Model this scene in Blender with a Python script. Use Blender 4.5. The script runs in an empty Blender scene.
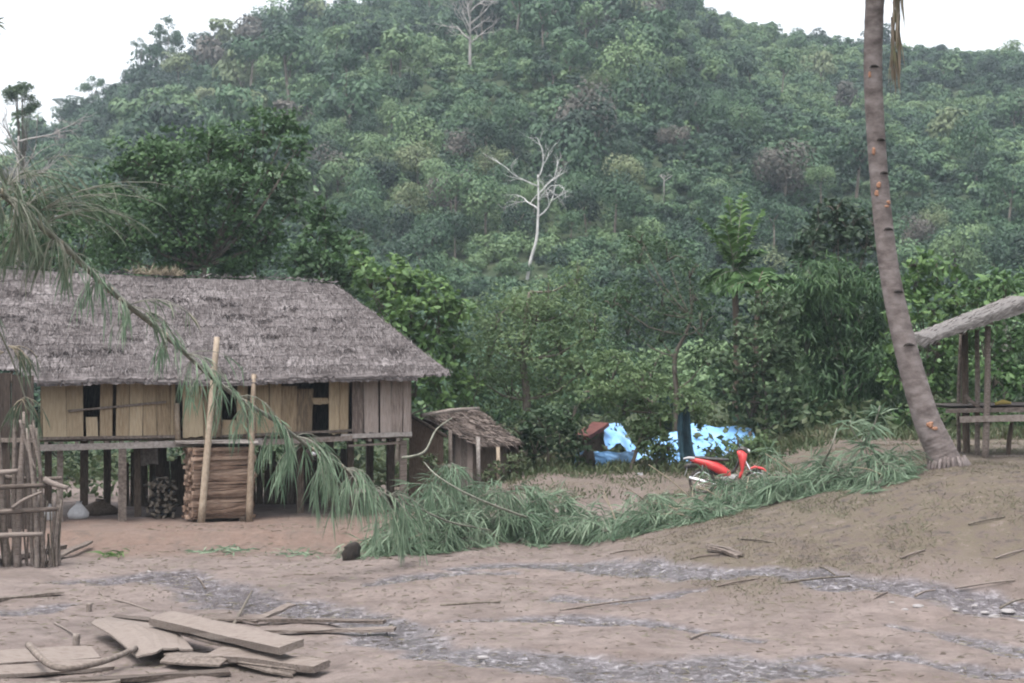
import bpy, math, random
import numpy as np
from mathutils import Vector, Matrix

random.seed(5)
rng = np.random.default_rng(11)
F, H, HY = 1850.0, 4.2, 354.0          # focal length in pixels, eye height, horizon row
C = bpy.context.scene.collection
sc = bpy.context.scene

# ------------------------------------------------------------------ numeric helpers
def X(px, Y): return (px - 512.0) / F * Y
def Z(py, Y): return H + (HY - py) / F * Y
def P(px, py, Y): return np.array([X(px, Y), Y, Z(py, Y)], float)

def sstep(a, b, x):
    t = np.clip((np.asarray(x, float) - a) / (b - a), 0, 1)
    return t * t * (3 - 2 * t)

def vnoise(x, y, seed=0):
    x = np.asarray(x, float); y = np.asarray(y, float)
    xi = np.floor(x).astype(np.int64); yi = np.floor(y).astype(np.int64)
    fx = x - xi; fy = y - yi
    fx = fx * fx * (3 - 2 * fx); fy = fy * fy * (3 - 2 * fy)
    def h(a, b):
        n = (a * 374761393 + b * 668265263 + seed * 1274126177) & 0x7fffffff
        n = ((n ^ (n >> 13)) * 1274126177) & 0x7fffffff
        return ((n ^ (n >> 16)) & 0xffff) / 65535.0
    return (h(xi, yi) * (1 - fx) + h(xi + 1, yi) * fx) * (1 - fy) + (h(xi, yi + 1) * (1 - fx) + h(xi + 1, yi + 1) * fx) * fy

def fbm(x, y, o=4, seed=0):
    s = 0; a = 0.5
    for i in range(o):
        s = s + a * (vnoise(x * 2 ** i, y * 2 ** i, seed + i * 17) - 0.5); a *= 0.5
    return s

# ------------------------------------------------------------------ ground height
SKY = np.array([(-900, 330), (-500, 290), (-250, 235), (0, 172), (75, 124), (130, 86), (200, 62), (280, 37), (340, 14), (450, -2),
                (560, -14), (640, -8), (690, 8), (720, 27), (780, 42), (850, 54), (930, 62), (1024, 66), (1250, 95), (1600, 170), (2000, 260)], float)
YC = 400.0; Y0 = 138.0
def near_ground(x, y):
    A = np.clip(0.3 + 0.25 * (x - 2.6), 0, 1.9) 
    A = A * sstep(27.5, 38, y)
    B = 1.0 * sstep(39, 50, y) * sstep(-4, 1.5, x)
    g = np.maximum(A, B) + 0.0
    # low bank below the house yard
    edge = 42.3 + 0.6 * fbm(x * 0.4, y * 0.0 + 3.3, 3, 5)
    g = g + (0.10 - 0.24 * (1 - sstep(edge - 0.55, edge + 0.35, y))) * sstep(-0.5, -4, x) 
    g = g + 0.10 * fbm(x * 0.35, y * 0.35, 4, 2) + 0.05 * fbm(x * 1.6, y * 1.1, 3, 9)
    return g

def ground(x, y):
    x = np.asarray(x, float); y = np.asarray(y, float)
    g = near_ground(x, y)
    g = g + 2.3 * sstep(13, 4, y)                       # the bank the viewer stands on
    yy = np.maximum(y, 1.0)
    px = 512 + x / yy * F
    ys = np.interp(px, SKY[:, 0], SKY[:, 1])
    zc = H + (HY - ys) / F * YC
    t = (y - Y0) / (YC - Y0)
    tc = np.clip(t, 0, 1)
    hill = (zc - 1) * (tc ** 0.92) + 16 * fbm(x / 55.0, y / 55.0, 3, 21) * np.sin(np.pi * tc) * (tc > 0)
    hill = hill - np.maximum(y - YC, 0) * 0.30
    return g + np.where(t > 0, hill, 0)

def gz(x, y): return float(ground(x, y))
def onground(px, py, ymax=72.0):
    Y = 15.0
    while Y < ymax:
        if Z(py, Y) <= gz(X(px, Y), Y): break
        Y += 0.03
    return np.array([X(px, Y), Y, gz(X(px, Y), Y)])

# ------------------------------------------------------------------ mesh collector
class MB:
    def __init__(s): s.V = []; s.F = []; s.S = []; s.n = 0; s.A = []
    def add(s, verts, faces, var=0.5, tone=0.5, sm=False):
        """verts (N,3); faces: list of tuples or (M,k) array; var/tone scalar or (N,)"""
        v = np.asarray(verts, float).reshape(-1, 3)
        if isinstance(faces, np.ndarray): s.F.append(faces.astype(np.int64) + s.n); s.S.append(sm)
        else:
            by = {}
            for f in faces: by.setdefault(len(f), []).append(f)
            for k, fs in by.items(): s.F.append(np.array(fs, np.int64) + s.n); s.S.append(sm and k == 4)
        s.V.append(v); a = np.zeros((len(v), 2)); a[:, 0] = var; a[:, 1] = tone; s.A.append(a)
        s.n += len(v); return s
    def build(s, name, mat, parent=None, origin=(0, 0, 0), smooth=False):
        V = np.concatenate(s.V) - np.asarray(origin, float)
        A = np.concatenate(s.A)
        me = bpy.data.meshes.new(name)
        me.vertices.add(len(V)); me.vertices.foreach_set('co', V.astype(np.float32).ravel())
        loops = np.concatenate([f.ravel() for f in s.F]); sizes = np.concatenate([np.full(len(f), f.shape[1]) for f in s.F])
        starts = np.concatenate([[0], np.cumsum(sizes)[:-1]])
        me.loops.add(len(loops)); me.loops.foreach_set('vertex_index', loops.astype(np.int32))
        me.polygons.add(len(sizes)); me.polygons.foreach_set('loop_start', starts.astype(np.int32))
        me.polygons.foreach_set('use_smooth', np.concatenate([np.full(len(f), bool(k or smooth)) for f, k in zip(s.F, s.S)]))
        at = me.attributes.new('Col', 'FLOAT_COLOR', 'POINT')
        col = np.ones((len(V), 4), np.float32); col[:, :2] = A; col[:, 2] = 0
        at.data.foreach_set('color', col.ravel())
        me.update(calc_edges=True)
        me.materials.append(mat)
        o = bpy.data.objects.new(name, me); C.objects.link(o)
        if parent is not None: o.parent = parent
        else: o.location = origin
        return o
    # ---- primitives
    def box(s, c, size, rot=None, jit=0.0, var=0.5):
        h = np.asarray(size, float) / 2
        v = np.array([(x, y, z) for x in (-1, 1) for y in (-1, 1) for z in (-1, 1)], float) * h
        if jit: v = v + rng.uniform(-jit, jit, v.shape)
        if rot is not None: v = v @ np.asarray(rot).T
        return s.add(v + np.asarray(c, float), [(0, 1, 3, 2), (4, 6, 7, 5), (0, 4, 5, 1), (2, 3, 7, 6), (0, 2, 6, 4), (1, 5, 7, 3)], var)
    def beam(s, p0, p1, w, h, up=(0, 0, 1), jit=0.0, var=0.5, seg=1, sag=0.0):
        p0 = np.asarray(p0, float); p1 = np.asarray(p1, float); d = p1 - p0; L = np.linalg.norm(d); d = d / L
        u = np.asarray(up, float); sd = np.cross(d, u); sd /= np.linalg.norm(sd); u = np.cross(sd, d)
        V = []; 
        for i in range(seg + 1):
            t = i / seg; c = p0 + d * L * t - u * sag * 4 * t * (1 - t)
            for a, b in ((-1, -1), (1, -1), (1, 1), (-1, 1)):
                V.append(c + sd * a * w / 2 + u * b * h / 2 + rng.uniform(-jit, jit, 3))
        Fc = [(3, 2, 1, 0), tuple(4 * seg + k for k in range(4))]
        for i in range(seg):
            for k in range(4): Fc.append((4 * i + k, 4 * i + (k + 1) % 4, 4 * i + 4 + (k + 1) % 4, 4 * i + 4 + k))
        return s.add(V, Fc, var)
    def tube(s, pts, radii, n=8, rough=0.0, var=0.5, smoothpath=0):
        pts = np.asarray(pts, float); radii = np.broadcast_to(np.asarray(radii, float), (len(pts),)).copy()
        if smoothpath:
            t = np.arange(len(pts)); tt = np.linspace(0, len(pts) - 1, (len(pts) - 1) * smoothpath + 1)
            q = []
            for x in tt:
                i = min(int(x), len(pts) - 2); f = x - i
                a, b, c, d = pts[max(i - 1, 0)], pts[i], pts[i + 1], pts[min(i + 2, len(pts) - 1)]
                q.append(0.5 * (2 * b + (c - a) * f + (2 * a - 5 * b + 4 * c - d) * f * f + (3 * b - a - 3 * c + d) * f ** 3))
            radii = np.interp(tt, t, radii); pts = np.array(q)
        m = len(pts); tan = np.gradient(pts, axis=0); tan /= np.linalg.norm(tan, axis=1)[:, None] + 1e-9
        ref = np.array([0, 0, 1.0]) if abs(tan[0][2]) < 0.9 else np.array([1.0, 0, 0])
        sd = np.cross(tan[0], ref); sd /= np.linalg.norm(sd); V = []
        ang = np.arange(n) / n * 2 * np.pi
        for i in range(m):
            sd = sd - tan[i] * np.dot(sd, tan[i]); sd /= np.linalg.norm(sd); up = np.cross(sd, tan[i])
            r = radii[i] * (1 + (rng.uniform(-rough, rough, n) if rough else 0)) * np.ones(n)
            V.append(pts[i] + (np.cos(ang) * r)[:, None] * sd + (np.sin(ang) * r)[:, None] * up)
        V = np.concatenate(V); Fc = [tuple(range(n - 1, -1, -1)), tuple((m - 1) * n + k for k in range(n))]
        for i in range(m - 1):
            for k in range(n): Fc.append((i * n + k, i * n + (k + 1) % n, (i + 1) * n + (k + 1) % n, (i + 1) * n + k))
        return s.add(V, Fc, var, sm=True)
    def grid(s, Pts, var=0.5):
        """Pts (a,b,3)"""
        a, b = Pts.shape[:2]
        i, j = np.meshgrid(np.arange(a - 1), np.arange(b - 1), indexing='ij'); q = (i * b + j).ravel()
        f = np.stack([q, q + 1, q + b + 1, q + b], 1)
        return s.add(Pts.reshape(-1, 3), f, var if np.isscalar(var) else np.asarray(var).ravel())
    def leaves(s, pos, nrm, L, W, var, tone=0.5):
        """diamond leaves"""
        N = len(pos); nrm = nrm / (np.linalg.norm(nrm, axis=1)[:, None] + 1e-9)
        r = rng.normal(size=(N, 3)); a = np.cross(nrm, r); a /= np.linalg.norm(a, axis=1)[:, None] + 1e-9; b = np.cross(nrm, a)
        L = np.broadcast_to(L, (N,))[:, None]; W = np.broadcast_to(W, (N,))[:, None]
        V = np.stack([pos - a * L / 2, pos + b * W / 2 + a * L * 0.05 - nrm * W * 0.12, pos + a * L / 2, pos - b * W / 2 + a * L * 0.05 - nrm * W * 0.12], 1).reshape(-1, 3)
        f = np.arange(4 * N).reshape(N, 4)
        return s.add(V, f, np.repeat(np.broadcast_to(var, (N,)), 4), np.repeat(np.broadcast_to(tone, (N,)), 4))
    def blades(s, p, d, L, w, droop, var):
        N = len(p); d = d / (np.linalg.norm(d, axis=1)[:, None] + 1e-9)
        r = rng.normal(size=(N, 3)); sd = np.cross(d, r); sd /= np.linalg.norm(sd, axis=1)[:, None] + 1e-9
        L = np.broadcast_to(L, (N,))[:, None]; w = np.broadcast_to(w, (N,))[:, None]; dz = np.array([0, 0, -1.0])
        m = p + d * L * 0.5 + dz * droop * L * 0.2; e = p + d * L + dz * droop * L * 0.8
        V = np.stack([p - sd * w * 0.3, p + sd * w * 0.3, m + sd * w * 0.5, m - sd * w * 0.5, e], 1).reshape(-1, 3)
        k = np.arange(N)[:, None] * 5
        A = np.repeat(np.broadcast_to(var, (N,)), 5)
        n0 = s.n
        s.add(V, k + np.array([0, 1, 2, 3]), A)
        s.F.append(k + np.array([3, 2, 4]) + n0); s.S.append(False)
        return s

# ------------------------------------------------------------------ objects
def tag(o, label=None, cat=None, group=None, kind=None):
    if label: o['label'] = label
    if cat: o['category'] = cat
    if group: o['group'] = group
    if kind: o['kind'] = kind
    return o
def thing(name, label, cat, loc=(0, 0, 0), rotz=0.0, group=None):
    o = bpy.data.objects.new(name, None); C.objects.link(o); o.location = loc; o.rotation_euler = (0, 0, rotz)
    o.empty_display_size = 0.2
    return tag(o, label, cat, group)
def copy_one(o, loc=None, parent=None):
    c = o.copy(); C.objects.link(c)
    if parent is not None: c.parent = parent
    if loc is not None: c.location = loc
    return c

# ------------------------------------------------------------------ materials
def new_mat(name):
    m = bpy.data.materials.new(name); m.use_nodes = True
    nt = m.node_tree; nt.nodes.clear(); return m, nt, nt.nodes, nt.links
def ramp(N, stops):
    r = N.new('ShaderNodeValToRGB'); e = r.color_ramp.elements
    while len(e) < len(stops): e.new(0.5)
    for k, (p, c) in enumerate(stops): e[k].position = p; e[k].color = (*c, 1)
    return r
def M_(name, cols, scale=4.0, stretch=(1, 1, 1), rough=0.85, bump=0.3, detail=6, coord='Object', obj_rand=0.15, spec=0.25, attr=0.0, lo=0.3, hi=0.7, bumpdist=0.02):
    """matt surface: noise stretched along the grain through a ramp of the given colours"""
    m, nt, N, L = new_mat(name)
    out = N.new('ShaderNodeOutputMaterial'); b = N.new('ShaderNodeBsdfPrincipled'); L.new(b.outputs[0], out.inputs[0])
    tc = N.new('ShaderNodeTexCoord'); mp = N.new('ShaderNodeMapping'); mp.inputs['Scale'].default_value = stretch
    L.new(tc.outputs[coord], mp.inputs[0])
    no = N.new('ShaderNodeTexNoise'); no.inputs['Scale'].default_value = scale; no.inputs['Detail'].default_value = detail; no.inputs['Roughness'].default_value = 0.65
    L.new(mp.outputs[0], no.inputs[0])
    oi = N.new('ShaderNodeObjectInfo')
    ad = N.new('ShaderNodeMath'); ad.operation = 'MULTIPLY_ADD'; L.new(oi.outputs['Random'], ad.inputs[0]); ad.inputs[1].default_value = obj_rand; 
    of = N.new('ShaderNodeMath'); of.operation = 'SUBTRACT'; L.new(no.outputs[0], of.inputs[0]); of.inputs[1].default_value = obj_rand * 0.5
    L.new(of.outputs[0], ad.inputs[2]); last = ad.outputs[0]
    if attr:
        va = N.new('ShaderNodeAttribute'); va.attribute_name = 'Col'; sp = N.new('ShaderNodeSeparateColor'); L.new(va.outputs['Color'], sp.inputs[0])
        a1 = N.new('ShaderNodeMath'); a1.operation = 'SUBTRACT'; L.new(sp.outputs[0], a1.inputs[0]); a1.inputs[1].default_value = 0.5
        a2 = N.new('ShaderNodeMath'); a2.operation = 'MULTIPLY_ADD'; L.new(a1.outputs[0], a2.inputs[0]); a2.inputs[1].default_value = attr; L.new(last, a2.inputs[2]); last = a2.outputs[0]
    k = len(cols); r = ramp(N, [(lo + (hi - lo) * i / max(k - 1, 1), c) for i, c in enumerate(cols)])
    L.new(last, r.inputs[0]); L.new(r.outputs[0], b.inputs['Base Color'])
    b.inputs['Roughness'].default_value = rough; b.inputs['Specular IOR Level'].default_value = spec
    if bump:
        bp = N.new('ShaderNodeBump'); bp.inputs['Strength'].default_value = bump; bp.inputs['Distance'].default_value = bumpdist
        L.new(no.outputs[0], bp.inputs['Height']); L.new(bp.outputs[0], b.inputs['Normal'])
    return m
def leaf_mat(name, cols, transl=0.25, toneshift=0.6, obj_rand=0.5, rough=0.55, lv=0.5):
    m, nt, N, L = new_mat(name)
    out = N.new('ShaderNodeOutputMaterial'); b = N.new('ShaderNodeBsdfPrincipled'); t = N.new('ShaderNodeBsdfTranslucent'); mx = N.new('ShaderNodeMixShader')
    va = N.new('ShaderNodeAttribute'); va.attribute_name = 'Col'; sp = N.new('ShaderNodeSeparateColor'); L.new(va.outputs['Color'], sp.inputs[0])
    oi = N.new('ShaderNodeObjectInfo')
    a = N.new('ShaderNodeMath'); a.operation = 'MULTIPLY_ADD'; L.new(sp.outputs[1], a.inputs[0]); a.inputs[1].default_value = toneshift; 
    a0 = N.new('ShaderNodeMath'); a0.operation = 'MULTIPLY_ADD'; L.new(sp.outputs[0], a0.inputs[0]); a0.inputs[1].default_value = lv; a0.inputs[2].default_value = 0.5 - lv * 0.5 - 0.5 * toneshift - 0.5 * obj_rand
    L.new(a0.outputs[0], a.inputs[2])
    c = N.new('ShaderNodeMath'); c.operation = 'MULTIPLY_ADD'; L.new(oi.outputs['Random'], c.inputs[0]); c.inputs[1].default_value = obj_rand; L.new(a.outputs[0], c.inputs[2])
    k = len(cols); r = ramp(N, [(0.15 + 0.7 * i / (k - 1), q) for i, q in enumerate(cols)]); L.new(c.outputs[0], r.inputs[0])
    L.new(r.outputs[0], b.inputs['Base Color']); L.new(r.outputs[0], t.inputs['Color'])
    b.inputs['Roughness'].default_value = rough; b.inputs['Specular IOR Level'].default_value = 0.3
    mx.inputs[0].default_value = transl; L.new(b.outputs[0], mx.inputs[1]); L.new(t.outputs[0], mx.inputs[2]); L.new(mx.outputs[0], out.inputs[0])
    return m
def plain(name, c, rough=0.5, metal=0.0, spec=0.4):
    """a paint or plastic with a faint uneven film of dust"""
    m, nt, N, L = new_mat(name)
    out = N.new('ShaderNodeOutputMaterial'); b = N.new('ShaderNodeBsdfPrincipled'); L.new(b.outputs[0], out.inputs[0])
    tc = N.new('ShaderNodeTexCoord'); no = N.new('ShaderNodeTexNoise'); no.inputs['Scale'].default_value = 9; no.inputs['Detail'].default_value = 5; L.new(tc.outputs['Object'], no.inputs[0])
    d = tuple(0.75 * x + 0.25 * y for x, y in zip(c, (0.28, 0.2, 0.15)))
    r = ramp(N, [(0.42, c), (0.75, d)]); L.new(no.outputs[0], r.inputs[0]); L.new(r.outputs[0], b.inputs['Base Color'])
    b.inputs['Roughness'].default_value = rough; b.inputs['Metallic'].default_value = metal; b.inputs['Specular IOR Level'].default_value = spec
    return m

m_thatch = M_('weathered thatch', [(0.04, 0.034, 0.034), (0.085, 0.074, 0.074), (0.125, 0.111, 0.112), (0.2, 0.182, 0.183)], 9, (0.45, 2.2, 2.2), 0.95, 0.6, attr=0.55, obj_rand=0)
m_thatch_pale = M_('pale thatch', [(0.10, 0.09, 0.085), (0.165, 0.15, 0.143), (0.24, 0.222, 0.212)], 9, (1, 2, 2), 0.95, 0.5, attr=0.4, obj_rand=0)
m_thatch_brown = M_('brown thatch', [(0.06, 0.048, 0.043), (0.125, 0.1, 0.09), (0.19, 0.155, 0.138)], 9, (1, 1, 1), 0.95, 0.6, attr=0.6, obj_rand=0)
m_panel = M_('split bamboo panel', [(0.10, 0.074, 0.05), (0.235, 0.177, 0.115), (0.3, 0.235, 0.158), (0.38, 0.31, 0.215)], 6, (6, 6, 0.5), 0.75, 0.35, obj_rand=0.55, lo=0.2, hi=0.8)
m_plankgrey = M_('grey pink planks', [(0.11, 0.085, 0.074), (0.235, 0.19, 0.168), (0.32, 0.27, 0.245)], 6, (6, 6, 0.6), 0.85, 0.35, obj_rand=0.35)
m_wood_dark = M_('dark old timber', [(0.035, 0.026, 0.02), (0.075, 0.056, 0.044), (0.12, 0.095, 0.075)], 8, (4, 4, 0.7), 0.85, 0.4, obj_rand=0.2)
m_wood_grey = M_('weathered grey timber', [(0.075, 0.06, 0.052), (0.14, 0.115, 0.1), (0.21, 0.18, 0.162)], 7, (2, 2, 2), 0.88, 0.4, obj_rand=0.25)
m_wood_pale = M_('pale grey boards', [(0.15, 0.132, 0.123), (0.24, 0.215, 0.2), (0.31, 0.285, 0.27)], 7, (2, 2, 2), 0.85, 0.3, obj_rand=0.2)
m_wood_tan = M_('sawn tan timber', [(0.06, 0.047, 0.04), (0.125, 0.1, 0.087), (0.175, 0.147, 0.131)], 6, (0.5, 8, 8), 0.85, 0.7, obj_rand=0.3, lo=.36, hi=.62)
m_pole = M_('dry bamboo pole', [(0.12, 0.088, 0.062), (0.21, 0.162, 0.12), (0.28, 0.23, 0.178)], 7, (3, 3, 1.6), 0.6, 0.2, obj_rand=0.25)
m_fire = M_('split firewood', [(0.08, 0.05, 0.036), (0.165, 0.11, 0.082), (0.25, 0.18, 0.138)], 6, (0.8, 4, 4), 0.9, 0.5, obj_rand=0.5)
m_bark = M_('bark', [(0.05, 0.04, 0.03), (0.10, 0.085, 0.07), (0.17, 0.15, 0.125)], 6, (3, 3, 0.8), 0.9, 0.6, obj_rand=0.1)
m_barkpale = M_('pale bark', [(0.3, 0.29, 0.28), (0.46, 0.45, 0.44), (0.56, 0.55, 0.54)], 2, (2, 2, 0.6), 0.85, 0.3)
m_barkgrey = M_('grey twig bark', [(0.2, 0.185, 0.175), (0.32, 0.3, 0.29)], 2, (2, 2, 0.6), 0.9, 0.3)
m_shade_plank = M_('shade darkened planks', [(0.02, 0.015, 0.012), (0.04, 0.03, 0.025), (0.07, 0.055, 0.046)], 7, (5, 5, .6), .9, .4)  # timber colour darkened to paint the shade behind the left fence
m_dark = M_('soot dark', [(0.012, 0.01, 0.009), (0.035, 0.028, 0.024)], 12, rough=0.9)
m_palm = M_('palm bark', [(0.06, 0.048, 0.045), (0.135, 0.112, 0.107), (0.21, 0.183, 0.178)], 2.6, (1, 1, 1.7), 0.9, 0.7, obj_rand=0, detail=8, bumpdist=0.05)
m_cut = M_('fresh cut orange wood', [(0.2, 0.095, 0.055), (0.3, 0.165, 0.11)], 14, rough=0.85)
m_stem = M_('green grey bamboo stem', [(0.09, 0.094, 0.072), (0.16, 0.16, 0.128), (0.22, 0.215, 0.18)], 4, (2, 2, 2), 0.6, 0.1)
m_stemdry = M_('tan bamboo branch', [(0.17, 0.14, 0.1), (0.27, 0.23, 0.17)], 4, (2, 2, 2), 0.6, 0.1)
m_blam = leaf_mat('bamboo leaf', [(0.045, 0.082, 0.05), (0.093, 0.148, 0.092), (0.155, 0.22, 0.145), (0.26, 0.315, 0.225)], 0.3, 0.0, 0.1)
m_blamdry = leaf_mat('fading bamboo leaf', [(0.042, 0.063, 0.04), (0.075, 0.104, 0.066), (0.12, 0.142, 0.098), (0.18, 0.155, 0.118)], 0.3, 0.0, 0.1)
m_blamold = leaf_mat('dry palm leaf', [(0.14, 0.10, 0.07), (0.2, 0.16, 0.12), (0.16, 0.17, 0.08)], 0.3, 0.0, 0.1)
G1 = [(0.013, 0.032, 0.013), (0.027, 0.06, 0.021), (0.048, 0.1, 0.033), (0.085, 0.152, 0.05)]
G2 = [(0.028, 0.06, 0.02), (0.058, 0.115, 0.036), (0.105, 0.175, 0.052), (0.175, 0.245, 0.085)]
G3 = [(0.016, 0.034, 0.016), (0.036, 0.068, 0.03), (0.07, 0.117, 0.05), (0.12, 0.172, 0.075)]
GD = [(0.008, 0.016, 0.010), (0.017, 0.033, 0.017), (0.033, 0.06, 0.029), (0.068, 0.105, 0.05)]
GF = [(0.009, 0.026, 0.015), (0.025, 0.058, 0.031), (0.052, 0.106, 0.049), (0.105, 0.165, 0.072)]
m_leafA = leaf_mat('dark broad leaves', G1); m_leafB = leaf_mat('bright broad leaves', G2, obj_rand=.12); m_leafC = leaf_mat('feathery grey green leaves', G3, 0.35)
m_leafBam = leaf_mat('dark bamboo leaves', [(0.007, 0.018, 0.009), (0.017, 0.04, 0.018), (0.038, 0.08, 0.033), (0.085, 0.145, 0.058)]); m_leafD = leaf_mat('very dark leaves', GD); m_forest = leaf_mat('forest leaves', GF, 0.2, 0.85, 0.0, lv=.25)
m_ft_green = leaf_mat('forest tree green', GF, 0.2, 0.0, 0.75, lv=.3)
m_ft_pale = leaf_mat('forest tree pale', [(0.08, 0.11, 0.05), (0.12, 0.155, 0.075), (0.165, 0.19, 0.1)], 0.2, 0, 0.4)
m_ft_rust = leaf_mat('forest tree rusty', [(0.055, 0.055, 0.045), (0.085, 0.078, 0.066), (0.12, 0.105, 0.09)], 0.2, 0, 0.4)
m_grass = leaf_mat('short grass', [(0.095, 0.077, 0.06), (0.13, 0.105, 0.08), (0.09, 0.103, 0.054), (0.2, 0.163, 0.13)], 0.2, 0.0, 0.0)
m_under = leaf_mat('undergrowth', [(0.025, 0.045, 0.02), (0.05, 0.075, 0.032), (0.075, 0.088, 0.045), (0.12, 0.10, 0.066)], 0.3, 0.0, 0.0)
m_tarp = M_('light blue tarpaulin', [(0.13, 0.29, 0.56), (0.19, 0.38, 0.66), (0.32, 0.48, 0.7)], 1.6, rough=0.45, bump=0.5, bumpdist=0.1)
m_rust = M_('red brown roof sheet', [(0.06, 0.02, 0.018), (0.12, 0.042, 0.035)], 5, rough=0.7)
m_teal = M_('teal cloth', [(0.012, 0.03, 0.042), (0.024, 0.056, 0.074), (0.04, 0.085, 0.105)], 3, rough=0.9, bump=0.6, bumpdist=0.1)
m_green_cloth = M_('dark green sheet', [(0.02, 0.035, 0.03), (0.05, 0.085, 0.07)], 2, rough=0.9)
m_white = M_('white plastic sack', [(0.3, 0.3, 0.31), (0.48, 0.48, 0.5)], 5, rough=0.6, bump=0.5)
m_red = plain('red bike plastic', (0.5, 0.035, 0.04), 0.42); m_black = plain('black plastic', (0.015, 0.015, 0.016), 0.45)
m_rubber = plain('tyre rubber', (0.03, 0.028, 0.027), 0.85); m_chrome = plain('bright metal', (0.75, 0.75, 0.77), 0.22, 1.0)
m_glass = plain('lamp glass', (0.5, 0.5, 0.52), 0.1); m_greyplastic = plain('grey plastic', (0.25, 0.25, 0.26), 0.5)
m_stone = M_('pale stones', [(0.07, 0.062, 0.064), (0.13, 0.118, 0.12), (0.22, 0.205, 0.205)], 3, rough=0.7, attr=0.8, obj_rand=0)

# ================================================================== GROUND
STREAMS = [  # pixel course, half width in pixel rows
    ([(70, 574), (120, 571), (165, 568), (205, 577), (240, 596), (330, 604), (372, 616), (398, 634), (432, 652), (520, 659), (600, 667), (700, 668), (790, 671)], [3, 4, 5, 5, 6, 6, 5, 8, 6, 8, 12, 13, 9]),
    ([(455, 569), (520, 563), (585, 569), (640, 578), (690, 588), (765, 593), (830, 600), (900, 605), (965, 612), (1040, 621)], [2, 3, 4, 4, 4, 3, 4, 4, 6, 6]),
    ([(455, 622), (520, 618), (600, 620), (680, 626), (760, 637)], [2, 3, 4, 3, 2]),
    ([(560, 598), (620, 603), (690, 600)], [2, 3, 2]),
    ([(750, 668), (830, 652), (900, 655), (985, 672), (1050, 672)], [4, 3, 3, 5, 4]),
    ([(380, 578), (440, 574), (500, 572)], [2, 3, 2]),
    ([(-30, 602), (20, 602), (62, 597)], [4, 4, 2]),
    ([(905, 630), (960, 640), (1040, 655)], [2, 4, 4]),
]
xs = np.arange(-19, 19.01, 0.065); ys_ = np.arange(17, 60.01, 0.075)
GX, GY = np.meshgrid(xs, ys_, indexing='ij')
wet = np.zeros_like(GX)
rows = HY + H * F / GY                      # the pixel row this depth would show at (used only to size the rills)
for pl, wd in STREAMS:
    W = []
    for (px, py), w in zip(pl, wd):
        Y = H * F / (py - HY); Ya = H * F / (py - w - HY); Yb = H * F / (py + w - HY)
        W.append((X(px, Y), Y, (Ya - Yb) / 2))
    for (x0, y0, w0), (x1, y1, w1) in zip(W[:-1], W[1:]):
        dx, dy = x1 - x0, y1 - y0; wx = 0.42
        t = np.clip(((GX - x0) * dx + (GY - y0) * dy) / (dx * dx + dy * dy + 1e-9), 0, 1)
        w = w0 + (w1 - w0) * t
        jx = 0.5 * fbm(GX * 1.3, GY * 0.8, 3, 31); jy = 0.9 * fbm(GX * 0.9, GY * 0.9, 3, 37)
        d = np.hypot((GX + jx - x0 - dx * t) * 1.0, (GY + jy - y0 - dy * t)) / np.maximum(w, 0.12)
        wet = np.maximum(wet, 1 - sstep(0.55, 1.25, d + 0.9 * fbm(GX * 2.2, GY * 1.4, 3, 43)))
GZ = near_ground(GX, GY)
# relief: rills cut a little, trodden lumps between
GZ = GZ - 0.05 * wet + wet * 0.05 * fbm(GX * 5, GY * 5, 2, 61) + 0.075 * fbm(GX * 2.2, GY * 1.5, 4, 71) + 0.10 * np.abs(fbm(GX * 0.9, GY * 0.55, 3, 77))
lawn = sstep(29, 33.5, GY - 0.18 * (GX - 6)) * sstep(1.0, 4.5, GX) * (1 - sstep(50, 56, GY)) * 0.9
lawn = np.maximum(lawn, 0.6 * sstep(44, 47, GY) * sstep(-6, -3, GX))
lawn = np.clip(lawn + 1.2 * fbm(GX * 0.7, GY * 0.5, 4, 83) * (0.35 + lawn), 0, 1) * (1 - 0.8 * wet)
redm = sstep(38.5, 41.5, GY) * (1 - sstep(45.5, 47, GY)) * sstep(-1, -4, GX)
redm = np.maximum(redm, 0.8 * sstep(39.2, 40.2, GY) * (1 - sstep(44, 46, GY)) * sstep(7.0, 8.0, GX))
redm = np.clip(redm + 0.9 * fbm(GX * 0.8, GY * 0.8, 3, 91), 0, 1)

def ground_z_detail(x, y):
    i = np.clip(((np.asarray(x) - xs[0]) / 0.065).astype(int), 0, len(xs) - 1); j = np.clip(((np.asarray(y) - ys_[0]) / 0.075).astype(int), 0, len(ys_) - 1)
    return GZ[i, j]

m_ground, nt, N, L = new_mat('trodden earth')
out = N.new('ShaderNodeOutputMaterial'); b = N.new('ShaderNodeBsdfPrincipled'); L.new(b.outputs[0], out.inputs[0])
tc = N.new('ShaderNodeTexCoord'); va = N.new('ShaderNodeAttribute'); va.attribute_name = 'Col'; sp = N.new('ShaderNodeSeparateColor'); L.new(va.outputs['Color'], sp.inputs[0])
def noise(scale, detail=8, rough=0.65, dist=0.0):
    n = N.new('ShaderNodeTexNoise'); n.inputs['Scale'].default_value = scale; n.inputs['Detail'].default_value = detail; n.inputs['Roughness'].default_value = rough; n.inputs['Distortion'].default_value = dist
    L.new(tc.outputs['Object'], n.inputs[0]); return n
def mixc(f, a, bb):
    x = N.new('ShaderNodeMix'); x.data_type = 'RGBA'; x.clamp_factor = True
    for s, v in ((0, f), (6, a), (7, bb)):
        if hasattr(v, 'links') or hasattr(v, 'is_linked'): L.new(v, x.inputs[s])
        else: x.inputs[s].default_value = v if s == 0 else (*v, 1)
    return x.outputs[2]
n1 = noise(0.8, 10, 0.74, 0.5); n2 = noise(5, 8, 0.8); n3 = noise(40, 4, 0.7); n5 = noise(2.4, 9, 0.8)
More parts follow.
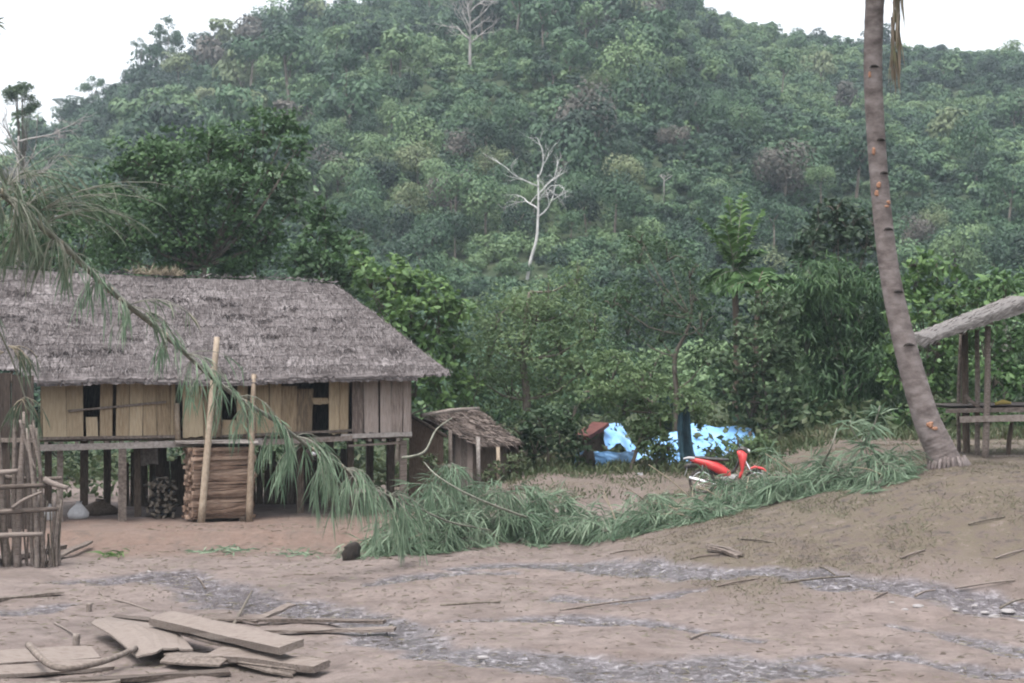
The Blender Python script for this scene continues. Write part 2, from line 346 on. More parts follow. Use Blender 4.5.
r1 = ramp(N, [(0.33, (0.072, 0.054, 0.047)), (0.45, (0.147, 0.114, 0.102)), (0.6, (0.228, 0.184, 0.167))]); L.new(n1.outputs[0], r1.inputs[0])
r2 = ramp(N, [(0.3, (0.06, 0.047, 0.043)), (0.5, (0.145, 0.115, 0.106)), (0.72, (0.225, 0.188, 0.176))]); L.new(n2.outputs[0], r2.inputs[0])
dirt = mixc(0.38, r1.outputs[0], r2.outputs[0])
rr = ramp(N, [(0.3, (0.10, 0.065, 0.051)), (0.7, (0.19, 0.132, 0.107))]); L.new(n2.outputs[0], rr.inputs[0])
dirt = mixc(sp.outputs[2], dirt, rr.outputs[0])
bs = ramp(N, [(0.5, (0, 0, 0)), (0.62, (.75, .75, .75))]); L.new(n5.outputs[0], bs.inputs[0]); dirt = mixc(bs.outputs[0], dirt, (0.092, 0.073, 0.063))
rg = ramp(N, [(0.36, (0.04, 0.034, 0.029)), (0.46, (0.105, 0.08, 0.067)), (0.54, (0.1, 0.083, 0.055)), (0.6, (0.13, 0.102, 0.085)), (0.68, (0.19, 0.158, 0.138))]); L.new(n5.outputs[0], rg.inputs[0])
gm = N.new('ShaderNodeMath'); gm.operation = 'MULTIPLY'; L.new(sp.outputs[1], gm.inputs[0]); gm.inputs[1].default_value = 1.15; gm.use_clamp = True
dirt = mixc(gm.outputs[0], dirt, rg.outputs[0])
rw = ramp(N, [(0.40, (0.03, 0.025, 0.029)), (0.5, (0.08, 0.071, 0.081)), (0.57, (0.15, 0.138, 0.153)), (0.66, (0.34, 0.325, 0.345))])  # pale end of the ramp paints sky glints on the wet earth
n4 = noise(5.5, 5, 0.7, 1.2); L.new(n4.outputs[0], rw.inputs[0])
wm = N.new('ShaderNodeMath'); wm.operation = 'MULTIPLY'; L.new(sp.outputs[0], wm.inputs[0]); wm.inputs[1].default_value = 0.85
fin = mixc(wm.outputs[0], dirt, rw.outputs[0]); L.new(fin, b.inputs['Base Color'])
ro = N.new('ShaderNodeMapRange'); L.new(sp.outputs[0], ro.inputs[0]); ro.inputs[3].default_value = 0.95; ro.inputs[4].default_value = 0.2; L.new(ro.outputs[0], b.inputs['Roughness'])
b.inputs['Specular IOR Level'].default_value = 0.42
ha = N.new('ShaderNodeMath'); ha.operation = 'ADD'; L.new(n2.outputs[0], ha.inputs[0]); L.new(n3.outputs[0], ha.inputs[1])
bp = N.new('ShaderNodeBump'); bp.inputs['Strength'].default_value = 0.7; bp.inputs['Distance'].default_value = 0.05; L.new(ha.outputs[0], bp.inputs['Height']); L.new(bp.outputs[0], b.inputs['Normal'])

def ground_obj(name, Pts, colr, mat, keep=None):
    a, bb = Pts.shape[:2]; me = bpy.data.meshes.new(name); V = Pts.reshape(-1, 3)
    i, j = np.meshgrid(np.arange(a - 1), np.arange(bb - 1), indexing='ij')
    if keep is not None: i, j = i[keep], j[keep]
    q = (i * bb + j).ravel(); f = np.stack([q, q + bb, q + bb + 1, q + 1], 1)
    me.vertices.add(len(V)); me.vertices.foreach_set('co', V.astype(np.float32).ravel())
    me.loops.add(f.size); me.loops.foreach_set('vertex_index', f.ravel().astype(np.int32))
    me.polygons.add(len(f)); me.polygons.foreach_set('loop_start', (np.arange(len(f)) * 4).astype(np.int32)); me.polygons.foreach_set('use_smooth', np.ones(len(f), bool))
    at = me.attributes.new('Col', 'FLOAT_COLOR', 'POINT'); col = np.ones((len(V), 4), np.float32); col[:, :3] = colr; at.data.foreach_set('color', col.ravel())
    me.update(calc_edges=True); me.materials.append(mat); o = bpy.data.objects.new(name, me); C.objects.link(o); o['kind'] = 'structure'; return o
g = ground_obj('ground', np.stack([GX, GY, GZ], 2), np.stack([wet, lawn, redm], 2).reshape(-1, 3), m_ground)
tag(g, 'bare pinkish brown earth with wet grey rills', 'ground')

# far terrain and hill: one sheet, with the near yard left out where the fine sheet lies
tx = np.concatenate([np.arange(-460, -40, 7.0), np.arange(-40, 40, 1.0), np.arange(40, 461, 7.0)])
ty = np.concatenate([np.arange(-60, 0, 6.0), np.arange(0, 76, 1.0), np.arange(76, 520, 4.0), np.arange(520, 800, 20.0)])
TX, TY = np.meshgrid(tx, ty, indexing='ij'); TZ = ground(TX, TY)
inside = (TX > -18.6) & (TX < 18.6) & (TY > 17.6) & (TY < 59.4)
TZ = np.where(inside, TZ - 0.5, TZ)
m_hill = M_('dark hillside scrub', [(0.016, 0.026, 0.013), (0.03, 0.045, 0.02), (0.055, 0.066, 0.034)], 0.25, (1, 1, 1), 0.95, 0.4, obj_rand=0, detail=10, bumpdist=1.0)
hl = ground_obj('hill', np.stack([TX, TY, TZ], 2), np.zeros((TX.size, 3)) + np.array([0, .6, 0]), m_hill)
tag(hl, 'steep green wooded hillside rising behind the clearing', 'hill')

# ================================================================== FOREST ON THE HILL
def crown_cards(n, lobes, seed, card, flat=0.8):
    r = np.random.default_rng(seed); pos = []; nr = []; va = []
    LB = []
    for k in range(lobes):
        a = r.uniform(0, 2 * np.pi); rad = r.uniform(0.25, 0.62) if k else 0.0
        LB.append((np.array([np.cos(a) * rad, np.sin(a) * rad, r.uniform(-0.25, 0.45) if k else 0.35]), r.uniform(0.32, 0.55)))
    m = n // lobes
    for c, R in LB:
        u = r.normal(size=(m, 3)); u[:, 2] = u[:, 2] * 0.8 + 0.25; u /= np.linalg.norm(u, axis=1)[:, None]
        sub = r.normal(size=(9, 3)); sub /= np.linalg.norm(sub, axis=1)[:, None]
        # gather towards sub clumps so the outline is uneven
        w = sub[r.integers(0, 9, m)]; u = u * 0.65 + w * 0.6; u /= np.linalg.norm(u, axis=1)[:, None]
        p = c + u * R * r.uniform(0.75, 1.1, m)[:, None] * np.array([1, 1, flat]); pos.append(p)
        nr.append(u * 1.0 + np.array([0, 0, 0.4]) + r.normal(size=(m, 3)) * 0.3); va.append(np.clip(0.5 + r.normal(0, 0.18) + r.normal(0, 0.16, m), 0, 1))
    return np.concatenate(pos), np.concatenate(nr), np.concatenate(va), card
PROTO = [crown_cards(480, 7, 100 + k, 0.185, [0.85, 0.7, 1.0, 0.6, 0.9, 0.75][k]) for k in range(6)]
PROTO_NEAR = [crown_cards(1500, 11, 200 + k, 0.105, [0.85, 0.7, 1.0, 0.8][k]) for k in range(4)]

# tree sites
sites = []
y = 88.0
while y < YC + 14:
    x = -0.36 * y - 14
    sp_ = 3.7 + 0.004 * y
    while x < 0.36 * y + 14:
        sx = x + rng.uniform(-0.42, 0.42) * sp_; sy = y + rng.uniform(-0.42, 0.42) * sp_
        px = 512 + sx / sy * F
        z = gz(sx, sy); py = HY - (z - H) / sy * F
        scrub = sstep(640, 740, px + 90 * fbm(px / 90, py / 60, 2, 3)) * sstep(225, 185, py)
        scrub = max(scrub, 0.85 * float(sstep(0.02, 0.12, fbm(sx / 38.0, sy / 38.0, 3, 55))))
        if y < 140: scrub = 0.4
        if rng.random() > scrub * 0.85:
            R = rng.uniform(1.5, 3.2) * (1.0 + rng.uniform(.2, .75) * (rng.random() < 0.16)); hgt = R * rng.uniform(1.45, 2.3) + 2.6 * (rng.random() < .12)
            if py < 75 and px < 620 and rng.random() < 0.25: hgt *= 1.35
            sites.append((sx, sy, z, R, hgt, 0))
        if scrub > 0.15:
            for q in range(5):
                qx = sx + rng.uniform(-2.4, 2.4); qy = sy + rng.uniform(-2.4, 2.4); R = rng.uniform(0.7, 1.9)
                sites.append((qx, qy, gz(qx, qy), R, R * rng.uniform(1.0, 1.6), 1))
        x += sp_
    y += sp_ * 0.95
# open sight lines: the leafless and odd coloured trees stand in small gaps of the wood
CLEAR = [(512, 560, 135, 305, 168), (455, 497, -10, 84, 262), (650, 678, 160, 222, 205)]
def blocked(s):
    x, y, z, R, hg, k = s
    if k >= 1: a0, a1 = 518, 546
    px = 512 + x / y * F; r = R / y * F; t = HY - (z + hg - H) / y * F; b = HY - (z - H) / y * F
    if k >= 1: return y < 166 and px + r > a0 and px - r < a1 and t < 274 and b > 200
    return any(y < Yk and px + r > a and px - r < b_ and t < d and b > c for a, b_, c, d, Yk in CLEAR)
ny = 92.0
while ny < YC + 6:       # low scrub between the trees
    st_ = 2.3 + .0022 * ny; xx = np.arange(-.34 * ny - 10, .34 * ny + 10, st_); xx = xx + rng.uniform(-.5, .5, len(xx)) * st_; yy = ny + rng.uniform(-.5, .5, len(xx)) * st_; zz = ground(xx, yy)
    for a, b_, c in zip(xx, yy, zz):
        R = rng.uniform(.8, 1.55); sites.append((a, b_, float(c), R, R * rng.uniform(.9, 1.5), 2))
    ny += st_
bl = [s for s in sites if blocked(s)]; sites = [s for s in sites if not blocked(s)]
for x, y, z, R, hg, k in bl:
    for q in range(5 if k == 0 and y > 168 else 0):
        qx = x + rng.uniform(-2.6, 2.6); qy = y + rng.uniform(-2.6, 2.6); R_ = rng.uniform(.9, 1.6); sites.append((qx, qy, gz(qx, qy), R_, R_ * 1.3, 1))
for q in range(90):      # bigger, darker old trees that stand above the rest
    y = 150 + 250 * rng.random() ** .8; px = rng.uniform(-60, 1090); x = X(px, y); R = rng.uniform(3.0, 5.2)
    pz = HY - (gz(x, y) - H) / y * F
    if px > 700 and pz < 170 and rng.random() < .8: continue
    t_ = (x, y, gz(x, y), R, R * rng.uniform(1.5, 2.0), 0)
    if not blocked(t_): sites.append(t_)
for q in range(46):      # ragged tree line along the left ridge
    px = rng.uniform(-40, 420); y = rng.uniform(384, 404); x = X(px, y); R = rng.uniform(1.8, 3.6); sites.append((x, y, gz(x, y), R, R * rng.uniform(1.5, 2.6), 3))
# what hides the foot of the hill (roof, near trees): rows above which a crown shows
OCC = np.array([(-60, 300), (0, 262), (90, 150), (150, 118), (300, 112), (312, 190), (350, 240), (440, 275), (500, 262), (600, 250), (700, 250), (760, 270), (800, 200), (860, 205), (900, 255), (1100, 265)], float)
cand = []
for i, (x, y, z, R, hg, k) in enumerate(sites):
    px = 512 + x / y * F; top = HY - (z + hg - H) / y * F
    if k == 0 and -20 < px < 1044 and top > -30 and top + 0.5 * R / y * F < np.interp(px, OCC[:, 0], OCC[:, 1]):
        cand.append((R / y, i))
cand.sort(reverse=True); chosen = [i for _, i in cand[:275]]; cs = set(chosen)

def tree_mesh(k, near):
    pos, nr, va, card = (PROTO_NEAR if near else PROTO)[k]
    mb = MB(); n = len(pos); mb.leaves(pos, nr, card * rng.uniform(0.7, 1.3, n), card * rng.uniform(0.5, 0.8, n), va); return mb
def trunk_mb(h):
    mb = MB(); mb.tube([(0, 0, -h), (0.02, 0.01, -h * 0.5), (-0.02, 0.0, 0.1)], [0.07, 0.055, 0.03], 6)
    for a in range(4):
        t = a * 1.6; mb.tube([(0, 0, -0.3 + 0.1 * a), (math.cos(t) * 0.3, math.sin(t) * 0.3, 0.1 + 0.05 * a)], [0.03, 0.012], 4)
    return mb
FT = {}
KINDS = [('green', m_ft_green, 'leafy green forest tree among its likes on the hillside'),
         ('pale', m_ft_pale, 'pale yellowish green forest tree on the hillside'),
         ('rust', m_ft_rust, 'dull grey brown thinly leaved forest tree on the hillside')]
def forest_tree(x, y, z, R, hg, kd, label=None, group='trees covering the hillside', k=None):
    near = y < 235; k = int(rng.integers(0, 4 if near else 6)) if k is None else k
    key = (kd, near, k)
    if key not in FT:
        t = thing('forest_tree', KINDS[kd][2], 'tree', (0, 0, 0), 0, group)
        tree_mesh(k, near).build('crown', KINDS[kd][1], t); trunk_mb(3.2).build('trunk', m_bark, t)
        FT[key] = [t, list(t.children), True]
    t, ch, fresh = FT[key]
    if fresh: FT[key][2] = False; r = t
    else:
        r = t.copy(); C.objects.link(r)
        for c in ch: copy_one(c, None, r)
    r['label'] = label or KINDS[kd][2]
    if group: r['group'] = group
    elif 'group' in r: del r['group']
    zc = z + hg - R * 0.85
    r.location = (x, y, zc); s = R * rng.uniform(1.0, 1.4); r.scale = (R, R, s); r.rotation_euler = (rng.uniform(-.1, .1), rng.uniform(-.1, .1), rng.uniform(0, 6.28))
    return r
for i in chosen:
    x, y, z, R, hg, k = sites[i]; u = rng.random(); kd = 0 if u < 0.86 else (1 if u < 0.94 else 2)
    forest_tree(x, y, z, R, hg, kd)

mb = MB()
for i, (x, y, z, R, hg, k) in enumerate(sites):
    if i in cs: continue
    pos, nr, va, card = PROTO[int(rng.integers(0, 6))]
    if k == 0: hg = min(hg, 1.55 * R)
    if k == 3: k = 0
    a = rng.uniform(0, 6.28); ca, sa = math.cos(a), math.sin(a); Rm = np.array([[ca, -sa, 0], [sa, ca, 0], [0, 0, 1]])
    if k == 1:
        sel = rng.random(len(pos)) < 0.33; pos, nr, va = pos[sel], nr[sel], va[sel]; card = 0.3
    if k == 2:
        sel = rng.random(len(pos)) < 0.19; pos, nr, va = pos[sel], nr[sel], va[sel]; card = 0.4
    if y < 200 and k:
        pos, nr, va, card = PROTO_NEAR[int(rng.integers(0, 4))]; sel = rng.random(len(pos)) < .22; pos, nr, va = pos[sel], nr[sel], va[sel]; card = .2
    elif y < 170: pos, nr, va, card = PROTO_NEAR[int(rng.integers(0, 4))]
    n = len(pos); p = (pos @ Rm.T) * np.array([R, R, R * (1.25 if k == 0 else 1.0)]) + np.array([x, y, z + hg - R * (0.85 if k == 0 else 0.5)])
    tone = np.clip(0.43 + 1.7 * float(fbm(x / 22.0, y / 30.0, 3, 301)) - (.12 if R > 3.4 else 0) + rng.normal(0, 0.2) + (0.12 if k else 0), 0, 1)
    mb.leaves(p, nr @ Rm.T, R * card * rng.uniform(0.75, 1.3, n), R * card * rng.uniform(0.5, 0.85, n), va, tone)
o = mb.build('forest', m_forest); tag(o, 'dense green forest and scrub mass covering the hillside', 'forest', None, 'stuff')

# ------------------------------------------------------------------ distinct trees on the hill
def bare_tree(name, label, px, pyb, pyt, Y, mat, spread, nb, seed, lean=0.0, twig=2, up=0.9, start=0.45, r0=0.028, curve=None):
    """leafless tree: trunk from pyb to about pyt with forked limbs"""
    r = np.random.default_rng(seed); base = P(px, pyb, Y); hgt = (pyb - pyt) / F * Y
    t = thing(name, label, 'tree', base)
    tr = MB(); tp = [np.array([0, 0, -1.5])]
    for i in range(7):
        f = i / 6; off = (np.interp(f, curve[0], curve[1]) if curve else lean * f) * hgt
        tp.append(np.array([off, r.uniform(-.01, .01) * hgt, f * hgt * 0.8]))
    tr.tube(tp, np.linspace(r0 * 1.1, r0 * 0.35, 8) * hgt, 7, 0.05, smoothpath=3); tr.build('trunk', mat, t)
    br = MB()
    def grow(p, d, L, rad, lev):
        pts = [p]; q = p.copy(); dd = d.copy()
        for s in range(4):
            dd = dd + r.normal(0, 0.16, 3) + np.array([0, 0, 0.05 * up]); dd /= np.linalg.norm(dd); q = q + dd * L / 4; pts.append(q)
        br.tube(pts, np.linspace(rad, rad * 0.45, 5), 5)
        if lev > 0:
            for c in range(3):
                e = dd + r.normal(0, 0.55, 3); e /= np.linalg.norm(e); grow(pts[2 + (c > 0) + (c > 1)], e, L * r.uniform(0.5, 0.75), rad * 0.5, lev - 1)
    for k in range(nb):
        f = start + (0.8 - start) * (k + 0.5) / nb; a = k * 2.4 + r.uniform(-.4, .4); i = f / 0.8 * 6
        p = np.array([np.interp(f / 0.8, np.linspace(0, 1, 7), [v[0] for v in tp[1:]]), 0, f * hgt])
        d = np.array([math.cos(a), math.sin(a) * 0.8, up * r.uniform(0.4, 1.2)]); d /= np.linalg.norm(d)
        grow(p, d, spread * hgt * r.uniform(0.75, 1.15), r0 * 0.42 * hgt, twig)
    br.build('limbs', mat, t)
    return t
def hillY(px, py):
    Y = 76.0
    while Y < 405:
        if Z(py, Y) <= gz(X(px, Y), Y): return Y
        Y += 1.0
    return 400.0
bare_tree('dead_tree', 'tall white leafless tree with crooked trunk on the lower hillside', 524, 306, 142, 166, m_barkpale, 0.17, 6, 4, twig=3, up=0.6, start=0.52, r0=0.0125, curve=([0, 0.3, 0.5, 0.75, 1.0], [0, 0.03, 0.075, 0.09, 0.085]))
bare_tree('dead_tree', 'pale grey leafless tree with rounded crown near the hilltop', 470, 84, -8, 255, m_barkgrey, 0.24, 9, 8, twig=3, up=1.5, start=0.42, r0=0.022)
bare_tree('bare_tree', 'slim pale bare trunk standing right of the white tree on the hillside', 664, 222, 165, 190, m_barkgrey, 0.12, 4, 12, twig=1, up=0.8, start=0.7, r0=0.02)
for px, py, w, kd, lab in [(410, 240, 26, 1, 'pale olive round tree left of the white leafless tree'), (450, 232, 27, 2, 'brownish purple thin tree between olive tree and white leafless tree'),
                       (598, 106, 16, 1, 'yellowish topped tree high on the hillside above the white leafless tree'), (585, 168, 36, 2, 'large dull dark tree just above right of the white leafless tree'),
                       (628, 215, 26, 1, 'pale flat topped tree just right of the white leafless tree'), (822, 95, 20, 1, 'dry tan topped tree clump near the right ridge')]:
    Y = hillY(px, py); R = w / F * Y; x = X(px, Y); z = gz(x, Y)
    forest_tree(x, Y, z, R, 2.3 * R, kd, lab, None)

# skyline trees
def lollipop(name, label, px, pyb, pyt, w, Y, mat, k=0, parts=4, seed=0, cards=420):
    r = np.random.default_rng(seed); base = P(px, pyb, Y); hgt = (pyb - pyt) / F * Y; R = w / F * Y
    t = thing(name, label, 'tree', base); tr = MB(); cr = MB(); pos, nr, va, card = crown_cards(cards, 6, 300 + seed, 0.2)
    tr.tube([(0, 0, -3), (0.02 * hgt, 0, hgt * 0.4), (0, 0, hgt * 0.85)], [0.0075 * hgt, 0.006 * hgt, 0.003 * hgt], 6)
    for q in range(parts):
        a = q * 2.4 + seed; s = R * r.uniform(0.28, 0.5); rr_ = r.uniform(.35, .8) * (q > 0); c = np.array([math.cos(a) * R * rr_, math.sin(a) * R * rr_, hgt - s * 0.7 - (q > 0) * r.uniform(0, 1.5) * min(R, .45 * hgt)])
        sel = rng.random(len(pos)) < 0.55; n = sel.sum(); pos_ = pos + rng.normal(0, .09, pos.shape)
        cr.leaves(pos_[sel] * s * np.array([1.15, 1.15, 1.05]) + c, nr[sel] * .6 + rng.normal(0, .6, (n, 3)), s * 0.24 * rng.uniform(.6, 1.3, n), s * 0.17 * rng.uniform(.7, 1.3, n), va[sel])
        tr.tube([(0, 0, hgt * 0.45), c * np.array([.6, .6, 1]) + np.array([0, 0, -s * .6]), c], [0.003 * hgt, 0.0022 * hgt, 0.001 * hgt], 4)
    cr.build('crown', mat, t); tr.build('trunk', m_bark, t); return t
for i, (px, pb, pt, w, lab) in enumerate([
        (168, 88, 17, 22, 'tallest tree on the left skyline, ragged and broad'), (140, 100, 38, 11, 'small narrow skyline tree left of the tallest one'),
        (214, 72, 26, 11, 'thin skyline tree with one leafy tuft on a bare stem'), (240, 62, 24, 13, 'rounded skyline tree right of the tufted one'),
        (264, 58, 22, 10, 'narrow skyline tree between two rounded ones'), (306, 48, 3, 22, 'wide dark domed tree on the skyline'), (345, 34, -6, 12, 'tall tree cut by the top edge of the hill line'),
        (92, 132, 76, 16, 'low spreading skyline tree at the left foot of the ridge'), (62, 150, 98, 11, 'small thin skyline tree beside the far left tree'),
        (690, 30, -6, 14, 'dark tree with bare stems on the hilltop'), (722, 32, 14, 7, 'small lone round tree on the right ridge'), (858, 62, 38, 8, 'dark bush on the ridge just behind the palm trunk'),
        (920, 66, 48, 9, 'low bush on the ridge right of the palm'), (1018, 72, 50, 6, 'tiny tree at the right end of the ridge'), (660, 22, -14, 12, 'leafy tree on the hilltop left of bare stemmed tree')]):
    lollipop('skyline_tree', lab, px, pb + 14, pt, w, 392, m_ft_green, seed=i + 1, parts=13 if w > 12 else 8)
lollipop('tall_tree', 'slender tall tree with flat airy crown at far left', 22, 262, 84, 22, 150, m_leafD, seed=40, parts=13, cards=500)
bare_tree('bare_tree', 'grey leafless tree with pale trunk behind the left roof end', 18, 300, 95, 82, m_barkgrey, 0.22, 9, 22, twig=2, up=0.8, start=0.3, r0=0.012)

# ================================================================== NEAR TREES
def crown_tree(name, label, Y, base_px, blobs, mat, leaf=(0.24, 0.13), cover=1.0, trunk_r=0.16, bark=None, trunk=None, cat='tree', nsub=24, flat=0.55, shoots=0.0, dens=1.0, spread=0.27, group=None, blade=False):
    """blobs: (px, py, r px[, dY]); leaves gather in sub-clumps over each blob, limbs reach every blob"""
    bx, by = base_px; x = X(bx, Y); z = gz(x, Y); base = np.array([x, Y, z])
    t = thing(name, label, cat, base, 0, group)
    lf = MB(); wd = MB()
    tp = [base + np.array([0, 0, -0.2])] + ([P(*q, Y) for q in trunk] if trunk else [])
    cs_ = []
    for bl in blobs:
        px, py, r = bl[:3]; dY = bl[3] if len(bl) > 3 else rng.uniform(-1, 1) * r / F * Y * 0.9
        c = P(px, py, Y); c[1] += dY; R = r / F * Y; cs_.append((c, R))
        area = 4 * np.pi * R * R; leaf = (leaf[0], leaf[1]); n = int(cover * dens * area / (leaf[0] * leaf[1] * 0.5) * 0.95)
        ns = nsub; u = rng.normal(size=(ns, 3)); u[:, 2] += 0.15; u /= np.linalg.norm(u, axis=1)[:, None]
        rad = R * rng.uniform(0.55, 1.12, ns)[:, None]; sc_ = c + u * rad * np.array([1, 1, 0.9])
        sv = rng.uniform(0.2, 0.8, ns); w = rng.integers(0, ns, n)
        off = rng.normal(size=(n, 3)) * R * spread * np.array([1, 1, flat])
        p = sc_[w] + off * rng.uniform(0.5, 1.15, ns)[w][:, None]
        nr = u[w] * 0.4 + np.array([0, 0, 0.55]) + rng.normal(size=(n, 3)) * 0.5
        v = np.clip(sv[w] * 0.7 + rng.uniform(0, 0.35, n), 0, 1)
        if blade:
            d = u[w] * 0.5 + rng.normal(size=(n, 3)) * 0.5 + np.array([0, 0, -0.5]); lf.blades(p, d, leaf[0] * rng.uniform(.7, 1.3, n), leaf[1], 0.4, v)
        else: lf.leaves(p, nr, leaf[0] * rng.uniform(0.65, 1.3, n), leaf[1] * rng.uniform(0.7, 1.25, n), v)
        for q in range(4):   # twigs inside the blob
            e = sc_[rng.integers(0, ns)]; wd.tube([c + np.array([0, 0, -R * .5]), (c + e) / 2, e], [0.03, 0.02, 0.008], 4)
    top = min(b[1] for b in blobs); cx = np.mean([b[0] for b in blobs])
    if not trunk: tp += [P(bx + (cx - bx) * f + rng.uniform(-3, 3), by + (top - by) * f, Y) for f in (0.2, 0.38, 0.55)]
    tr = MB(); tr.tube(tp, np.linspace(trunk_r, trunk_r * 0.35, len(tp)), 8, 0.06, smoothpath=3)
    tpa = np.array(tp)
    for c, R in cs_:
        d = np.linalg.norm(tpa - c, axis=1) + np.where(tpa[:, 2] > c[2] - R * 0.3, 4, 0); s = tpa[int(np.argmin(d))]
        mid = s * 0.5 + c * 0.5 + np.array([0, 0, -0.12 * np.linalg.norm(c - s)])
        wd.tube([s, mid, c], [trunk_r * 0.32, trunk_r * 0.2, trunk_r * 0.06], 5, 0.05, smoothpath=2)
    tr.build('trunk', bark or m_bark, t, base); wd.build('limbs', bark or m_bark, t, base); lf.build('crown', mat, t, base)
    return t

crown_tree('broadleaf_tree', 'big dark spreading tree directly behind the left part of the thatched roof', 70, (205, 440),
    [(148, 158, 27), (178, 148, 27), (208, 142, 24), (240, 150, 26), (262, 130, 22), (288, 124, 17), (298, 150, 15), (120, 172, 20), (150, 192, 34), (195, 185, 36), (238, 190, 34), (276, 178, 26),
     (130, 225, 34), (175, 232, 38), (222, 235, 38), (262, 225, 34), (150, 270, 36), (200, 275, 38), (250, 268, 36), (296, 205, 16), (102, 195, 18), (110, 250, 25)], m_leafA, (0.22, 0.125), 0.9, 0.28)
crown_tree('broadleaf_tree', 'conical mid green tree behind the right half of the roof ridge', 64, (330, 440),
    [(325, 212, 17), (318, 235, 22), (342, 240, 20), (322, 265, 26), (350, 268, 22), (338, 300, 28), (302, 262, 20)], m_leafA, (0.24, 0.14), 0.9, 0.14)
crown_tree('broadleaf_tree', 'bright light green leafy tree just beyond the right roof corner', 57, (395, 455),
    [(372, 280, 18), (395, 276, 20), (418, 285, 20), (440, 296, 18), (385, 305, 22), (412, 312, 24), (440, 325, 22), (458, 312, 16), (398, 335, 22), (432, 352, 26), (452, 350, 20), (360, 262, 12), (415, 385, 26), (445, 390, 28)], m_leafB, (0.26, 0.16), 0.8, 0.12)
crown_tree('feathery_tree', 'grey green feathery tree with dark straight trunk behind the small hut', 58, (523, 455),
    [(512, 306, 20), (548, 300, 18), (577, 278, 18), (495, 318, 24), (535, 316, 26), (572, 308, 24), (488, 345, 26), (525, 350, 28), (562, 342, 26), (594, 330, 20), (478, 378, 24), (512, 388, 28), (555, 378, 28), (588, 365, 22), (470, 405, 20), (545, 410, 24)],
    m_leafC, (0.16, 0.06), 0.5, 0.17, m_bark, [(524, 440), (527, 400), (523, 360), (526, 320), (530, 292)], spread=0.45, flat=0.45)
crown_tree('feathery_tree', 'tall thin feathery tree with a forked trunk left of the areca palm', 56, (677, 462),
    [(640, 254, 18), (668, 252, 18), (690, 270, 16), (630, 292, 22), (662, 300, 24), (694, 292, 20), (628, 325, 20), (660, 332, 22), (700, 326, 22), (620, 352, 20), (650, 366, 20), (708, 356, 20), (612, 300, 16), (640, 238, 12)],
    m_leafC, (0.16, 0.06), 0.42, 0.11, m_bark, [(677, 430), (676, 390), (675, 357), (685, 335), (692, 318)], spread=0.45, flat=0.45)
crown_tree('leafy_bush', 'olive green bush in front of the left blue tarpaulin', 50.5, (628, 462),
    [(612, 372, 22), (638, 380, 22), (655, 398, 20), (625, 405, 20), (596, 392, 18), (660, 425, 15), (640, 432, 12), (648, 450, 12), (668, 448, 10), (690, 405, 18), (712, 452, 11), (738, 446, 12), (760, 448, 14), (700, 420, 10), (728, 462, 9), (654, 440, 12), (648, 428, 10), (664, 455, 9)], m_leafC, (0.15, 0.075), 0.95, 0.06, m_bark, cat='bush')
crown_tree('leafy_bush', 'low green bush between the small hut and the blue tarpaulin', 51, (548, 466),
    [(520, 425, 18), (545, 420, 20), (572, 415, 18), (535, 445, 18), (560, 444, 18), (580, 452, 12), (512, 450, 14)], m_leafC, (0.18, 0.09), 0.75, 0.05, m_bark, cat='bush')
crown_tree('broadleaf_tree', 'dark glossy leaved tree rising above the bamboo left of the palm trunk', 66, (838, 450),
    [(838, 206, 14), (822, 222, 18), (850, 222, 18), (810, 242, 18), (836, 245, 22), (864, 244, 18), (872, 222, 10), (800, 262, 14), (850, 270, 20)], m_leafD, (0.28, 0.17), 0.8, 0.13)
crown_tree('bamboo_clump', 'dark feathery bamboo clump standing behind the motorbike and the palm', 57, (838, 462),
    [(812, 280, 22), (842, 276, 24), (868, 284, 20), (800, 305, 24), (832, 308, 28), (864, 312, 26), (884, 330, 18), (808, 340, 28), (845, 345, 30), (880, 362, 24), (820, 380, 30), (860, 388, 30), (890, 400, 24), (835, 425, 30), (875, 430, 28), (800, 420, 28), (905, 435, 20)],
    m_leafBam, (0.26, 0.05), 0.75, 0.07, m_stem, spread=0.36, blade=True, cat='bamboo')
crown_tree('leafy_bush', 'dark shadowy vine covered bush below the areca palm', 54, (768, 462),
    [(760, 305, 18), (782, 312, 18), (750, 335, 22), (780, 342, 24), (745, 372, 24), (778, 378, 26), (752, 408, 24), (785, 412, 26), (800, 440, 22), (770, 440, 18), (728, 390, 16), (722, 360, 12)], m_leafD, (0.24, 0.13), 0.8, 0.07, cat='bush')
crown_tree('broadleaf_tree', 'light green leafy tree between the palm trunk and the right shelter', 55, (930, 460),
    [(915, 282, 18), (938, 270, 20), (905, 308, 22), (932, 306, 24), (958, 300, 20), (905, 340, 22), (935, 345, 26), (962, 335, 24), (900, 375, 20), (930, 385, 26), (958, 378, 24), (916, 262, 12)], m_leafB, (0.26, 0.15), 0.68, 0.12)
crown_tree('leafy_bush', 'dark bush behind the open shelter on the right', 54, (985, 460),
    [(975, 285, 18), (1000, 292, 20), (1030, 300, 24), (985, 330, 24), (1015, 345, 26), (990, 375, 26), (1025, 385, 26), (985, 420, 26), (1020, 430, 28), (945, 425, 24), (915, 425, 22), (958, 445, 20)], m_leafA, (0.24, 0.13), 0.75, 0.1, cat='bush')
crown_tree('leafy_bush', 'dark green bush seen through the gap under the stilt house', 60, (110, 480), [(95, 462, 24), (135, 455, 24), (60, 455, 24), (175, 462, 24), (230, 460, 26), (20, 440, 28), (290, 460, 26), (345, 450, 26)], m_leafD, (0.22, 0.12), 0.7, 0.06, cat='bush')
